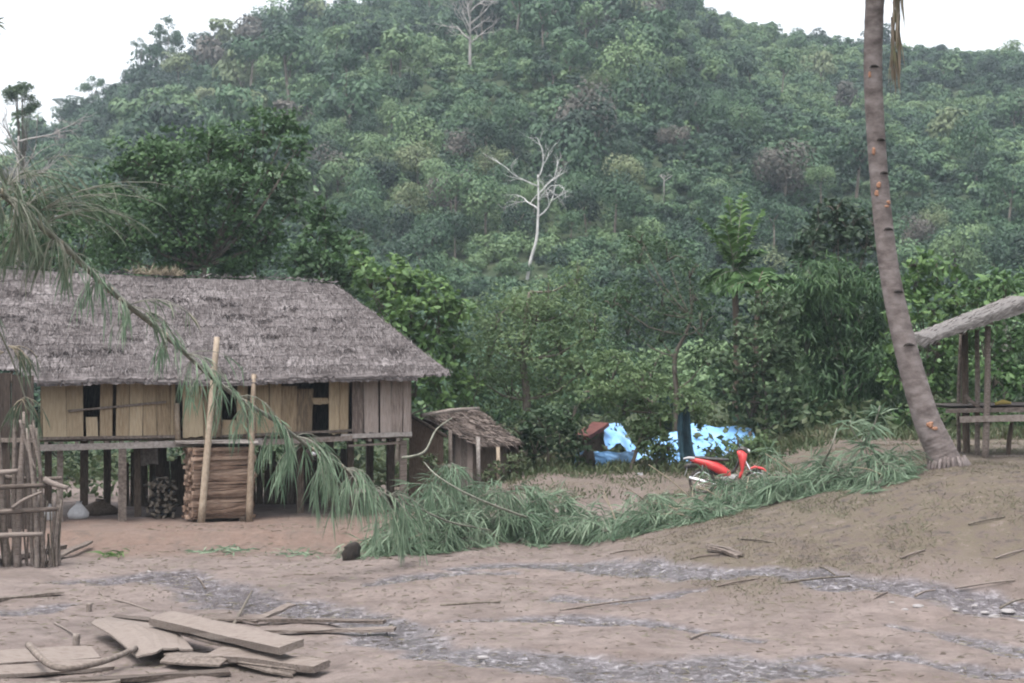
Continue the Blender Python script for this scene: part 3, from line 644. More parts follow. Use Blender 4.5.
crown_tree('broadleaf_tree', 'dense dark tree behind the left end of the roof', 74, (55, 440), [(20, 235, 26), (55, 225, 26), (85, 240, 24), (10, 265, 26), (45, 262, 28), (80, 275, 26), (-20, 250, 26), (25, 205, 16)], m_leafA, (0.28, 0.16), 0.75, 0.16)
crown_tree('leafy_bush', 'low weedy bush beside the back corner of the small hut', 47, (432, 470), [(432, 462, 9), (446, 470, 8), (500, 470, 9), (516, 462, 10), (488, 476, 7)], m_under, (0.16, 0.07), 0.8, 0.03, cat='bush')

# areca palm
def frond(mb, st, base, az, el, Lr, droop, nl, ll, var=0.5, lw=0.05, rad=0.03):
    """a feather frond: arching rachis with leaflets on both sides"""
    pts = []; d = np.array([math.cos(az) * math.cos(el), math.sin(az) * math.cos(el), math.sin(el)]); p = np.array(base, float); k = 9
    for i in range(k):
        pts.append(p.copy()); d = d + np.array([0, 0, -droop / k]); d /= np.linalg.norm(d); p = p + d * Lr / k
    pts = np.array(pts); st.tube(pts, np.linspace(rad, rad * 0.25, k), 5)
    t = np.linspace(0.12, 1, nl); idx = t * (k - 1); i0 = np.minimum(idx.astype(int), k - 2); f = (idx - i0)[:, None]
    q = pts[i0] * (1 - f) + pts[i0 + 1] * f; tg = pts[i0 + 1] - pts[i0]; tg /= np.linalg.norm(tg, axis=1)[:, None]
    sd = np.cross(tg, [0, 0, 1]); sd /= np.linalg.norm(sd, axis=1)[:, None] + 1e-6; Ln = ll * (0.45 + 0.8 * np.sin(np.pi * np.clip(t * 0.9 + 0.08, 0, 1)))
    for s in (-1, 1):
        dd = sd * s * 0.8 + tg * 0.6 + np.array([0, 0, 0.15]) + rng.normal(0, .1, sd.shape)
        mb.blades(q, dd, Ln * rng.uniform(.8, 1.15, nl), lw, 0.6, np.clip(var + rng.normal(0, .15, nl), 0, 1))
AY = 60.0; bx = X(735, AY); base = np.array([bx, AY, gz(bx, AY)])
t = thing('areca_palm', 'slender areca palm with upright fronds standing above the dark bushes', 'palm', base)
tr = MB(); top = P(735, 288, AY); tr.tube([base + [0, 0, -.2], base * .5 + top * .5 + [0.05, 0, 0], top], [0.13, 0.11, 0.10], 10, 0.03, smoothpath=4); tr.build('trunk', m_wood_dark, t, base)
lf = MB(); st = MB(); cr = P(735, 272, AY)
st.tube([top, cr], [0.12, 0.08], 8)
for az, el, L_, dr in [(2.2, 1.35, 2.7, 0.5), (0.9, 1.3, 2.9, 0.6), (0.2, 1.15, 2.5, 1.0), (3.3, 1.05, 2.3, 1.1), (4.2, 1.1, 2.2, 1.0), (5.3, 1.0, 2.3, 1.3), (0.5, 0.6, 2.0, 1.7), (2.7, 0.55, 2.0, 1.8), (1.6, 0.5, 2.0, 1.7), (5.0, 0.3, 1.9, 1.9), (6.0, 0.35, 1.9, 1.9), (3.6, 0.3, 1.8, 1.9)]:
    frond(lf, st, cr, az, min(1.5, el + .12) if el > 1 else el, L_ * (1.0 if el > 1 else .7), dr * (.7 if el > 1 else 1), 24, 0.5, 0.5 if el > 1 else 0.2, 0.13)
lf.build('fronds', m_leafB, t, base); st.build('stalks', m_stem, t, base)
AY = 57.0; bx = X(752, AY); base = np.array([bx, AY, gz(bx, AY)])
t = thing('areca_palm', 'shorter drooping palm just right of the slender areca', 'palm', base)
lf = MB(); st = MB(); cr = P(758, 288, AY); st.tube([base + [0, 0, -.2], cr], [0.1, 0.08], 8)
for az, el, L_, dr in [(0.1, 0.8, 1.7, 1.7), (1.2, 1.0, 1.6, 1.3), (2.5, 0.8, 1.5, 1.7), (3.6, 0.7, 1.5, 1.8), (5.0, 0.6, 1.6, 1.8), (6.0, 0.9, 1.6, 1.7)]:
    frond(lf, st, cr, az, el, L_, dr, 18, 0.5, 0.35, 0.14)
lf.build('fronds', m_leafA, t, base); st.build('trunk', m_wood_dark, t, base)
# banana like plant behind the shelter
bx = X(1006, 60); base = np.array([bx, 60, gz(bx, 60)]); t = thing('banana_plant', 'pale broad leaved banana plant above the right shelter roof', 'banana plant', base)
lf = MB(); st = MB(); cr = P(1004, 300, 60); st.tube([base + [0, 0, -.2], cr], [0.14, 0.09], 8); st.build('trunk', m_stem, t, base)
for az, el, L_ in [(0.1, 0.7, 2.0), (1.5, 0.9, 1.8), (2.9, 0.8, 1.9), (3.9, 0.5, 1.7), (5.2, 0.6, 1.7), (2.2, 1.2, 1.6)]:
    d = np.array([math.cos(az) * math.cos(el), math.sin(az) * math.cos(el), math.sin(el)]); p = cr.copy(); rows_ = []
    for i in range(9):
        f = i / 8; sd = np.cross(d, [0, 0, 1]); sd /= np.linalg.norm(sd); w = 0.3 * math.sin(math.pi * min(1, f * 0.9 + 0.08)) + 0.02
        rows_.append([p - sd * w + [0, 0, -.35 * w], p, p + sd * w + [0, 0, -.35 * w]]); d = d + np.array([0, 0, -0.19]); d /= np.linalg.norm(d); p = p + d * L_ / 8
    lf.grid(np.array(rows_), 0.6)
lf.build('leaves', m_leafB, t, base)

# ------------------------------------------------------------------ the big palm
PYl = 38.0
path = [(948, 478), (940, 450), (925, 415), (905, 345), (890, 275), (881, 200), (875, 120), (873, 60), (876, -20), (884, -110), (893, -190)]
wid = [38, 30, 26.5, 23, 20, 18.5, 18.5, 18.5, 19, 17, 15]
base = P(948, 472, PYl); base[2] = gz(base[0], PYl)
palm = thing('coconut_palm', 'tall leaning coconut palm trunk with chopped notches and orange cuts', 'palm', base)
mb = MB(); pts = [P(a, b, PYl) for a, b in path]; pts[0][2] = base[2] - 0.15
rr_ = np.array(wid) / 2 / F * PYl
mb.tube(pts, rr_, 20, 0.015, smoothpath=24)
V = mb.V[0]; nring = len(V) // 20   # leaf scar rings
for i in range(nring):
    V[i * 20:(i + 1) * 20] += 0
    if i % 3 == 0:
        c = V[i * 20:(i + 1) * 20].mean(0); V[i * 20:(i + 1) * 20] = c + (V[i * 20:(i + 1) * 20] - c) * (1.006 + .018 * abs(math.sin(i * 1.7)))
mb.build('trunk', m_palm, palm, base)
rt = MB()
for k in range(26):
    a = k / 26 * 6.283 + rng.uniform(-.1, .1); r0_ = rr_[0] * .85; L_ = rr_[0] * rng.uniform(1.02, 1.22); x0, y0 = pts[0][0] + math.cos(a) * r0_, pts[0][1] + math.sin(a) * r0_; x1, y1 = pts[0][0] + math.cos(a) * L_, pts[0][1] + math.sin(a) * L_
    rt.tube([(x0, y0, base[2] + rng.uniform(.12, .24)), ((x0 + x1) / 2, (y0 + y1) / 2, base[2] + .08), (x1, y1, gz(x1, y1) - .03)], [.03, .045, .025], 5, .1, smoothpath=2)
rt.build('root_flare', m_palm, palm, base)
def onpalm(py, side):
    pys = [b for a, b in path][::-1]; cx = np.interp(py, pys, [a for a, b in path][::-1]); w = np.interp(py, pys, wid[::-1]) / 2
    a = side * 1.1; c = P(cx, py, PYl); r = w / F * PYl
    return c + np.array([math.sin(a) * r, -math.cos(a) * r, 0]), np.array([math.sin(a), -math.cos(a), 0]), r
for py, sd in [(69, -.1), (142, .25), (175, .3), (231, .15), (293, .2), (346, .1)]:
    c, n_, r = onpalm(py, sd); q = MB(); tz = np.array([-n_[1], n_[0], 0])
    th = np.linspace(0, np.pi, 9); ring = [c + n_ * 0.012 + tz * r * 0.5 * math.cos(a) * rng.uniform(.9, 1.1) + np.array([0, 0, 0.06 * math.sin(a)]) for a in th]
    inn = [v - n_ * 0.05 + [0, 0, .01] for v in ring]; lip = [v + n_ * 0.035 - np.array([0, 0, 0.03]) for v in ring]
    q.add(ring + lip, [(i, i + 1, i + 10, i + 9) for i in range(8)] + [tuple(range(8, -1, -1))]); q.build('notch', m_dark, palm, base)
for py, sd, w, h_ in [(76, -.55, .07, .14), (152, -.55, .07, .15), (186, -.3, .08, .12), (194, -.55, .08, .12), (203, .6, .08, .07), (207, .35, .08, .05), (424, -.15, .12, .12), (428, .1, .1, .06)]:
    c, n_, r = onpalm(py, sd); q = MB(); tz = np.array([-n_[1], n_[0], 0]); k = 9; th = np.linspace(0, 2 * np.pi, k, endpoint=False)
    ou = [c + n_ * -0.01 + tz * w * .75 * math.cos(a) * rng.uniform(.6, 1.1) + np.array([0, 0, h_ * .75 * math.sin(a) * rng.uniform(.6, 1.1)]) for a in th]
    inr = [c + (v - c) * 0.6 + n_ * 0.035 for v in ou]
    q.add(ou + inr, [(i, (i + 1) % k, k + (i + 1) % k, k + i) for i in range(k)] + [tuple(range(2 * k - 1, k - 1, -1))]); q.build('orange_cut', m_cut, palm, base)
lf = MB(); st = MB(); cr = pts[-1]
for k in range(18):
    az = k * 2.4; el = 1.25 - 0.085 * k; frond(lf, st, cr, az, el, 4.6, 1.6 + 0.05 * k, 60, 0.8, 0.5, 0.05, 0.05)
lf.build('fronds', m_leafB, palm, base); st.build('frond_stalks', m_stem, palm, base)
dd_ = MB(); sk = MB()   # dead frond hanging down beside the stem
c0 = P(889, -185, PYl) + np.array([0.15, -0.2, 0]); c1 = P(893, -60, PYl) + np.array([0, -0.2, 0]); c2 = P(891, 66, PYl) + np.array([0, -0.2, 0])
sk.tube([cr, c0, c1, c2], [0.05, 0.05, 0.035, 0.015], 6, smoothpath=4)
n = 230; t_ = rng.random(n); p = c0 * (1 - t_[:, None]) + c2 * t_[:, None]; p[:, 0] += rng.uniform(-.06, .12, n)
dd_.blades(p, np.stack([rng.normal(0.06, .10, n), rng.normal(0, .12, n), -np.ones(n)], 1), rng.uniform(.4, .8, n), 0.055, 0.3, rng.uniform(0, 1, n))
dd_.build('dead_frond', m_blamold, palm, base); sk.build('dead_frond_stalk', m_stemdry, palm, base)

# ================================================================== STILT HOUSE  (local frame: s along the front, d backwards, z up)
TH = math.radians(13.0); HO = np.array([-9.57, 45.4, 0.0]); cT, sT = math.cos(TH), math.sin(TH)
def hloc(px, d=0.0):
    """s on the line at depth d behind the front wall that shows in column px"""
    k = (px - 512) / F; ox, oy = HO[0] - d * sT, HO[1] + d * cT
    return (k * oy - ox) / (cT - k * sT)
def hz(px, py, d=0.0):
    s = hloc(px, d); Y = HO[1] + s * sT + d * cT; return Z(py, Y)
house = thing('stilt_house', 'long bamboo walled stilt house with a grey thatched roof', 'house', HO, TH)
ZF = 2.12; ZT = 3.82
SL, SR = hloc(42), hloc(410); DEP = 4.6
# roof
RZ = 6.12; EZ = 3.62
def roofpt(s, v, back=False):
    d = 2.5 - 3.25 * v if not back else 2.5 + 3.25 * v
    z = RZ + (EZ + 0.012 * (s + 2) - RZ) * v + 0.10 * v * (1 - v) * 1.2 + 0.2 * fbm(np.asarray(s) * 0.35, np.asarray(v) * 2.0, 3, 7) + 0.03 * (5 - np.asarray(s)) * (1 - v)
    return s, d, z
roof = MB(); NC = 10; rs = np.random.default_rng(77)
def sright(v): return 5.55 + (8.05 - 5.55) * v
def vmax(s): return 1 - 0.10 * sstep(-1.9, -2.6, s)
for back in (False, True):
    for c in range(NC):
        va_, vb = c / NC, (c + 1) / NC + 0.035
        cols = []; 
        ss = np.arange(-5.5, sright(min(vb, 1)) + 0.04, 0.05); rag = 0.010 * rs.normal(size=len(ss)) + 0.07 * fbm(ss * 0.5, ss * 0 + c, 3, 50 + c)
        for f, lift in ((0, 0.0), (0.5, 0.02), (1, 0.04), (1.0, -0.03)):
            wob = 0.05 * fbm(ss * 0.22, ss * 0 + c * 1.7, 3, 19) * (0 < c < NC - 1); v = np.clip(va_ + wob * (1 if c else f) + (vb - va_) * f + (rag if f == 1 else 0), 0, 1.04) * vmax(ss)
            s2 = np.minimum(ss, sright(v)); a, dq, zq = roofpt(s2, v, back)
            lift = lift * np.clip(.75 + 1.6 * fbm(ss * .7, ss * 0 + c * 2.3, 3, 29), .1, 1.6); cols.append(np.stack([a, dq, zq + lift + 0.006 * rs.normal(size=len(ss))], 1))
        vv = np.clip(0.5 + 0.9 * fbm(ss * 1.2, ss * 0 + c * 3.1, 3, 13), 0, 1)
        roof.grid(np.array(cols), np.tile(vv, (4, 1)))
# hipped ends
for k in range(14):
    pass
hip = []
for v in np.linspace(0, 1, 9):
    s, d1, z = roofpt(sright(v), v); _, d2, z2 = roofpt(sright(v), v, True)
    hip.append([(s + (0.0), d1 + (d2 - d1) * f, z - 0.02) for f in np.linspace(0, 1, 9)])
roof.grid(np.array(hip), 0.4)
# loose straw lying down the slope
n = 22000; v = rs.random(n) ** 0.9; s = rs.uniform(-5.4, sright(v) + 0.03); back = rs.random(n) < 0.12
v = v * vmax(s); a, d_, z_ = roofpt(s, v); d_ = np.where(back, 5.0 - d_, d_)
pp = np.stack([a, d_, z_ + rs.uniform(0.02, 0.075, n)], 1); dirv = np.stack([rs.normal(0, .3, n), np.where(back, 1, -1) * 1.0 + rs.normal(0, .1, n), np.full(n, -0.72)], 1)
roof.blades(pp, dirv, rs.uniform(.10, .28, n), rs.uniform(.008, .02, n), 0.1, np.clip(0.5 + rs.normal(0, .28, n), -.2, 1.1))
n = 2600; s = rs.uniform(-3.4, 8.0, n); a, d_, z_ = roofpt(s, vmax(s) * rs.uniform(.95, 1.0, n))     # eave fringe
roof.blades(np.stack([a, d_, z_ + 0.02], 1), np.stack([rs.normal(0, .25, n), -0.7 + rs.normal(0, .2, n), np.full(n, -0.8)], 1), rs.uniform(.08, .2, n), rs.uniform(.01, .025, n), 0.3, rs.random(n) * .6)
n = 500; s = rs.uniform(-5, 5.6, n); a, d_, z_ = roofpt(s, 0 * s)
roof.blades(np.stack([a, d_, z_ + 0.05], 1), np.stack([rs.normal(0, .5, n), rs.normal(0, .8, n), rs.uniform(0.0, .5, n)], 1), rs.uniform(.1, .3, n), .03, 0.2, rs.random(n))
for px, py, ln in [(76, 322, .5), (60, 355, .5), (100, 352, 1.1), (178, 302, .5), (228, 306, .4), (262, 322, .5), (235, 318, .7), (270, 338, .5), (230, 348, .4), (345, 352, .5), (340, 322, .4), (12, 318, .6), (30, 330, .4), (210, 300, .6), (290, 310, .4), (130, 340, .5), (395, 352, .5), (310, 330, .35), (150, 318, .5), (20, 295, .6)]:   # torn places: dark blades paint the shade of the gaps
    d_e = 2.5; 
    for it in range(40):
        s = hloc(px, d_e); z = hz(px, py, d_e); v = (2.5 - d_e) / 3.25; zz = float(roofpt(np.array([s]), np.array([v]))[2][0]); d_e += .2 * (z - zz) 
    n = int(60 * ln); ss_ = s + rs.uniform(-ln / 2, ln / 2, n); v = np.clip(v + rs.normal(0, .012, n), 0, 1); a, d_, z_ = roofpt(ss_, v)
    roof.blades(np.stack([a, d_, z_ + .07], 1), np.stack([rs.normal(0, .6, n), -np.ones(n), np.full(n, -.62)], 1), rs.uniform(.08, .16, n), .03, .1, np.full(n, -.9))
# outer lower layer of thatch under the right part of the eave
ss = np.arange(-2.0, hloc(417, -0.7), 0.05); cols = []
for v, lift in ((0.9, -0.01), (0.97, -0.04), (1.035, -0.03), (1.03, -0.12)):
    a, dq, zq = roofpt(ss, np.full(len(ss), v) + 0.004 * rs.normal(size=len(ss))); cols.append(np.stack([a, dq, zq + lift], 1))
roof.grid(np.array(cols), 0.5)
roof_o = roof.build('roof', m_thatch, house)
cap = MB(); n = 240; s = rs.uniform(hloc(132, 2.5), hloc(182, 2.5), n); a, d_, z_ = roofpt(s, 0 * s)      # patch of fresh straw on the ridge
cap.blades(np.stack([a, d_ + rs.normal(0, .1, n), z_ + 0.05 + 0 * s], 1), np.stack([rs.normal(0, .5, n), rs.normal(-.2, .5, n), rs.uniform(.2, 1.2, n)], 1), rs.uniform(.2, .45, n), .016, 0.25, rs.random(n))
cap.build('ridge_straw', m_stemdry, roof_o)
# rafters, top plate
q = MB()
for s in np.arange(-2.6, 7.8, 0.9): q.tube([(s, -0.68, EZ - 0.05 + 0.012 * s), (min(s, 5.3), 2.5, RZ - 0.16)], 0.035, 5)
for s in np.arange(-2.6, 7.8, 0.9): q.tube([(s, 5.68, EZ - 0.05 + 0.012 * s), (min(s, 5.3), 2.5, RZ - 0.16)], 0.035, 5)
q.build('rafters', m_wood_dark, house)
q = MB(); q.tube([(SL - .2, -0.02, ZT), (SR + .1, -0.02, ZT + 0.05)], 0.06, 6); q.tube([(SL - .2, DEP, ZT), (SR + .1, DEP, ZT)], 0.06, 6); q.build('wall_plate', m_wood_dark, house)
# wall panels along the front: (px0, px1, py top offset, py bottom offset, material, depth)
def zpx(px, py): return hz(px, py)
PANELS = [(42, 66, None, 438, 'b', 0), (66, 83, None, 438, 'b', .012), (100, 113, None, 437, 'b', 0.02), (116, 129.5, None, 437, 'b', 0), (129.5, 143, None, 437, 'b', .012), (143, 157, None, 437, 'b', .03), (157, 171, None, 437, 'b', .018),
          (86, 98, 417, 437, 'b', 0.02), (182, 203, None, 437, 'b', 0.0), (203, 222, None, 437, 'b', 0.015), (222, 237, 420, 437, 'b', 0.02), (237, 248, None, 437, 'b', 0), (255, 269.5, None, 436, 'b', 0.01), (269.5, 281, None, 436, 'b', 0.0),
          (281, 297, 386, 435, 'b', .05), (297, 313, 389, 434, 'b', .06), (313, 329, 398, 404, 'b', .05), (329, 339, None, 434, 'p', .012), (339, 349, None, 434, 'p', .0), (352, 363.3, None, 434, 'g', .0), (363.8, 378.5, None, 433, 'g', .01),
          (380, 391, None, 433, 'g', 0.0), (391.6, 403, None, 433, 'g', .012), (403.4, 410.5, None, 433, 'g', 0.0), (171, 176, None, 437, 'b', 0.03), (248, 255, 400, 437, 'b', 0.03)]
for x0, x1, pt, pb, mk, dd in PANELS:
    s0, s1 = hloc(x0 + .2), hloc(x1 - .2); q = MB(); nx = 6
    zt = ZT + 0.03 if pt is None else zpx((x0 + x1) / 2, pt); zb = zpx((x0 + x1) / 2, pb)
    fr = []; sk0 = rng.uniform(-.022, .022)
    for f in np.linspace(0, 1, nx):
        s = s0 + (s1 - s0) * f; w = 0.010 * math.sin(f * 9 + x0)
        fr.append([(s + sk0, dd + w - 0.02, zb + rng.uniform(-.03, .03)), (s + rng.uniform(-.012, .012), dd + w + rng.uniform(-.012, .012), (zb + zt) / 2), (s - sk0, dd + w, zt)])
    fr = np.array(fr); bk = fr + np.array([0, 0.022, 0]); q.grid(fr); q.grid(bk[:, ::-1])
    for A_, B_ in ((fr[0], bk[0]), (bk[-1], fr[-1])): q.grid(np.array([A_, B_]))
    q.grid(np.stack([bk[:, 0], fr[:, 0]])); q.grid(np.stack([fr[:, -1], bk[:, -1]]))
    q.build('wall_panel', {'b': m_panel, 'g': m_plankgrey, 'p': m_panel}[mk], house)
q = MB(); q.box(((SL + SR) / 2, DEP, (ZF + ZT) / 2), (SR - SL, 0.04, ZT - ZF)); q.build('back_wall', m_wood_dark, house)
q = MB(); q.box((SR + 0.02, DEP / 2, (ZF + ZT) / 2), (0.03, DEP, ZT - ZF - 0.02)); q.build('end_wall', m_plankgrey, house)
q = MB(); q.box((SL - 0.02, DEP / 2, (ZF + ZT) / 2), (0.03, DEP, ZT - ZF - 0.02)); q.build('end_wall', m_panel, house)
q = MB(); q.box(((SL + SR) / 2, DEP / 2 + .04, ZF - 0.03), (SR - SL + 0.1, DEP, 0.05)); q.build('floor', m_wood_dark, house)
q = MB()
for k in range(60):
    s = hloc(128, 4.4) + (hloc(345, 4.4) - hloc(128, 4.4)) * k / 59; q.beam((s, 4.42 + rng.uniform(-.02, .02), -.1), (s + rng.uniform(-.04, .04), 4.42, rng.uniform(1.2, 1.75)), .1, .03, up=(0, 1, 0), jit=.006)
q.build('shade_screen', m_wood_dark, house)  # added dark screen that stands in for the shade under the house
for s in np.arange(SL + 0.1, SR, 0.36):     # joist ends
    q = MB(); q.beam((s, -0.10, ZF - 0.09), (s, DEP, ZF - 0.09), 0.09, 0.07, jit=.006); q.build('joist', m_wood_grey, house)
def hb(x0, y0, x1, y1, w, h, mat, nm, d=-0.04):
    q = MB(); q.beam((hloc(x0, d), d, hz(x0, y0, d)), (hloc(x1, d), d, hz(x1, y1, d)), w, h, jit=.006, seg=6); return q.build(nm, mat, house)
hb(40, 438.5, 178, 436.5, 0.05, 0.07, m_wood_grey, 'bottom_rail', -0.06)
hb(40, 448, 262, 441.5, 0.08, 0.15, m_wood_pale, 'floor_beam', -0.09)
hb(214, 436.5, 352, 430.5, 0.05, 0.06, m_wood_grey, 'bottom_rail', -0.05)
hb(252, 443, 352, 438, 0.08, 0.13, m_wood_grey, 'floor_beam', -0.09)
hb(341, 436.5, 412, 434, 0.06, 0.11, m_wood_pale, 'floor_beam', -0.10)
hb(348, 446, 404, 442.5, 0.05, 0.05, m_wood_tan, 'bottom_rail', -0.04)
hb(68, 411, 166, 402, 0.03, 0.05, m_wood_grey, 'wall_rail', -0.055)
q = MB(); q.box((hloc(216, -.5), -0.5, hz(216, 441.5, -.5)), (hloc(257) - hloc(176), 0.85, 0.05), jit=.01); q.build('bench_top', m_wood_pale, house)
# stilts
def stilt(px, d, mat, w, top=ZF - .12):
    s = hloc(px, d); wx = HO[0] + s * cT - d * sT; wy = HO[1] + s * sT + d * cT
    q = MB(); q.beam((s, d, gz(wx, wy) - 0.3), (s + rng.uniform(-.03, .03), d, top), w, w, up=(0, 1, 0), jit=.008, seg=4); q.build('stilt', mat, house)
stilt(122, -0.02, m_wood_grey, .19); stilt(403, .1, m_wood_tan, .17); stilt(60, .2, m_wood_grey, .14)
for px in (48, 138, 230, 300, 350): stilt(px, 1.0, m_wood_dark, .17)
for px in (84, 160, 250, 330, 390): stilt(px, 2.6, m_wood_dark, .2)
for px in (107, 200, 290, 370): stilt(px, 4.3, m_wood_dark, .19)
for px, y0, x1, y1, r, nm in [(178, 444, 176.5, 403, .07, 'corner_post'), (218, 437, 216, 395, .05, 'corner_post'), (248, 440, 254, 375, .05, 'corner_post')]:
    q = MB(); q.tube([(hloc(px, -.12), -.12, hz(px, y0, -.12)), (hloc(x1, -.1), -.1, hz(x1, y1, -.1))], r, 8, .03); q.build(nm, m_pole, house)

def hw(px, py, d): 
    s = hloc(px, d); return np.array([HO[0] + s * cT - d * sT, HO[1] + s * sT + d * cT, hz(px, py, d)])
def pole(name, label, cat, a, bq, r0, r1, mat, group=None, n=8, rough=.04, mid=None):
    q = MB(); a = np.asarray(a, float); bq = np.asarray(bq, float)
    pts = [a, bq] if mid is None else [a] + [np.asarray(m_, float) for m_ in mid] + [bq]
    q.tube(pts, np.linspace(r0, r1, len(pts)), n, rough, smoothpath=6)
    V = q.V[0]; k = len(V) // n
    o = q.build(name, mat, None, a); return tag(o, label, cat, group)
def toground(p, dz=-0.05): p = p.copy(); p[2] = gz(p[0], p[1]) + dz; return p
pole('bamboo_pole', 'longer pale bamboo pole leaning on the eave in front of the woodpile', 'pole', toground(hw(201, 522, -1.25)), hw(217, 337, -0.85), .095, .07, m_pole)
pole('bamboo_pole', 'shorter pale bamboo pole at the right end of the woodpile', 'pole', toground(hw(249, 511, -.95)), hw(254, 374, -0.8), .09, .06, m_pole)

# woodpile under the front of the house
def firewood_mesh(L_):
    q = MB(); q.beam((-L_ / 2, 0, 0), (L_ / 2, 0, 0), rng.uniform(.09, .15), rng.uniform(.06, .085), jit=.014, seg=5); return q
FW = []
sA, sB = hloc(188, -.75), hloc(250, -.75); zb0 = 0.22
for k in range(6):
    o = firewood_mesh(sB - sA).build('firewood_stick', m_fire); FW.append(o)
used = set(); grp = 'split firewood sticks stacked under the house'
LBF = 'long split firewood stick in the tall woodpile under the house front'
WT = math.radians(31); wc = hw(219, 500, -.5); lenw = (sB - sA) * 1.1
for r_ in range(23):
    for c in range(4):
        k = (r_ * 7 + c * 3) % 6; src = FW[k]
        o = src if k not in used else copy_one(src); used.add(k)
        d = -0.26 + c * 0.155 + rng.uniform(-.02, .02); s = rng.uniform(-.05, .05); z = zb0 + r_ * 0.0755 
        o.location = (wc[0] + s * math.cos(WT) - d * math.sin(WT), wc[1] + s * math.sin(WT) + d * math.cos(WT), z); o.rotation_euler = (rng.uniform(-.12, .12), rng.uniform(-.012, .012), WT + rng.uniform(-.012, .012) + (math.pi if rng.random() < .5 else 0))
        o.scale = (rng.uniform(.94, 1.03), rng.uniform(.9, 1.2), rng.uniform(.9, 1.1)); o.scale.x *= 1.08; tag(o, LBF, 'firewood', grp)
# two bearers below it
for d in (-.7, -.3):
    pass
for px in (196, 242):
    a = hw(px, 515, -.85); bq = hw(px, 515, -.25); a[2] = bq[2] = 0.13
    q = MB(); q.beam(a, bq, .12, .16, jit=.01); tag(q.build('bearer_log', m_wood_dark, None, a), 'short dark bearer log under the woodpile', 'log', 'bearer logs under the woodpile')
# second rough pile further in, ends toward the viewer
grp2 = 'short crooked firewood heaped behind the woodpile'; src = []
for k in range(4):
    q = MB(); q.tube([(0, -.45, 0), (rng.uniform(-.05, .05), 0, rng.uniform(-.03, .03)), (0, .45, 0)], [.036, .04, .028], 6, .2); src.append(q.build('firewood_log', m_bark))
used = set(); i = 0
for r_ in range(12):
    for c in range(5):
        k = i % 4; o = src[k] if k not in used else copy_one(src[k]); used.add(k); i += 1
        s = hloc(150, .5) + c * 0.13 + (r_ % 2) * .06 + rng.uniform(-.04, .04); d = 0.8 + rng.uniform(-.08, .08); z = 0.16 + r_ * 0.085 - 0.05 * abs(c - 2) * (r_ / 12)
        o.location = (HO[0] + s * cT - d * sT, HO[1] + s * sT + d * cT, z); o.rotation_euler = (rng.uniform(-.12, .12), 0, TH + rng.uniform(-.3, .3))
        tag(o, 'short crooked firewood log heaped behind the tall woodpile', 'firewood', grp2)

# things under the house
def sack(name, label, px, py, d, w, h_, mat, cat='sack', lift=0.0):
    c = toground(hw(px, py, d), 0); q = MB(); a = np.linspace(0, 2 * np.pi, 15)[:-1]; rows_ = []
    for i, (zz, rr) in enumerate([(0, .8), (.12, 1.0), (.35, .98), (.6, .75), (.8, .42), (.92, .2), (1.0, .28)]):
        rows_.append([(math.cos(t) * rr * w / 2 * (1 + .13 * math.sin(3 * t + i)) + .1 * w * zz, math.sin(t) * rr * w * .38 * (1 + .1 * math.sin(2 * t)), zz * h_ * (1 + .08 * math.sin(4 * t + i))) for t in np.append(a, a[0])])
    q.grid(np.array(rows_)[:, ::-1]); q.add([rows_[-1][k] for k in range(14)], [tuple(range(14))])
    o = q.build(name, mat, None, (0, 0, 0), smooth=True); o.location = c + np.array([0, 0, lift]); return tag(o, label, cat)
sack('white_sack', 'crumpled white plastic sack on the ground under the stilt house', 77, 510, .9, .52, .42, m_white)
sack('dark_sack', 'dark lumpy sack among the stilts behind the white sack', 97, 500, 2.0, .95, .4, m_wood_dark)
sack('pale_sack', 'pale rounded sack just right of the fence under the house', 49, 500, .6, .3, .4, m_white)
c = hw(148, 462, 1.2); q = MB(); rows_ = []
for i in range(7):
    rows_.append([(x * .5, .04 * math.sin(x * 9 + i * .4), -i * .1 + .03 * math.sin(x * 6)) for x in np.linspace(-.5, .5, 9)])
r_ = np.array(rows_); q.grid(r_); q.grid((r_ + [0, .012, 0])[:, ::-1]); o = q.build('hanging_cloth', m_wood_pale); o.location = (c[0], c[1], 2.0); tag(o, 'grey white cloth hanging from the floor of the stilt house', 'cloth')
c = hw(312, 455, -.3); q = MB(); rows_ = []
for i, (zz, rr) in enumerate([(-.16, .05), (-.1, .17), (0, .2), (.1, .17), (.16, .06)]): rows_.append([(math.cos(t) * rr * 1.3, math.sin(t) * rr, zz) for t in np.linspace(0, 2 * np.pi, 13)])
bun = thing('hanging_basket', 'small dark basket with a pale lid hanging below the house floor', 'basket', c)
q.grid(np.array(rows_)[:, ::-1]); q.build('basket', m_dark, bun, smooth=True); q = MB(); q.tube([(.05, -.17, .03), (.12, -.2, .08)], [.07, .05], 8); q.build('lid', m_white, bun)
q = MB(); q.tube([(0, 0, .1), (0.02, .1, .55)], .012, 5); q.build('cord', m_wood_dark, bun)

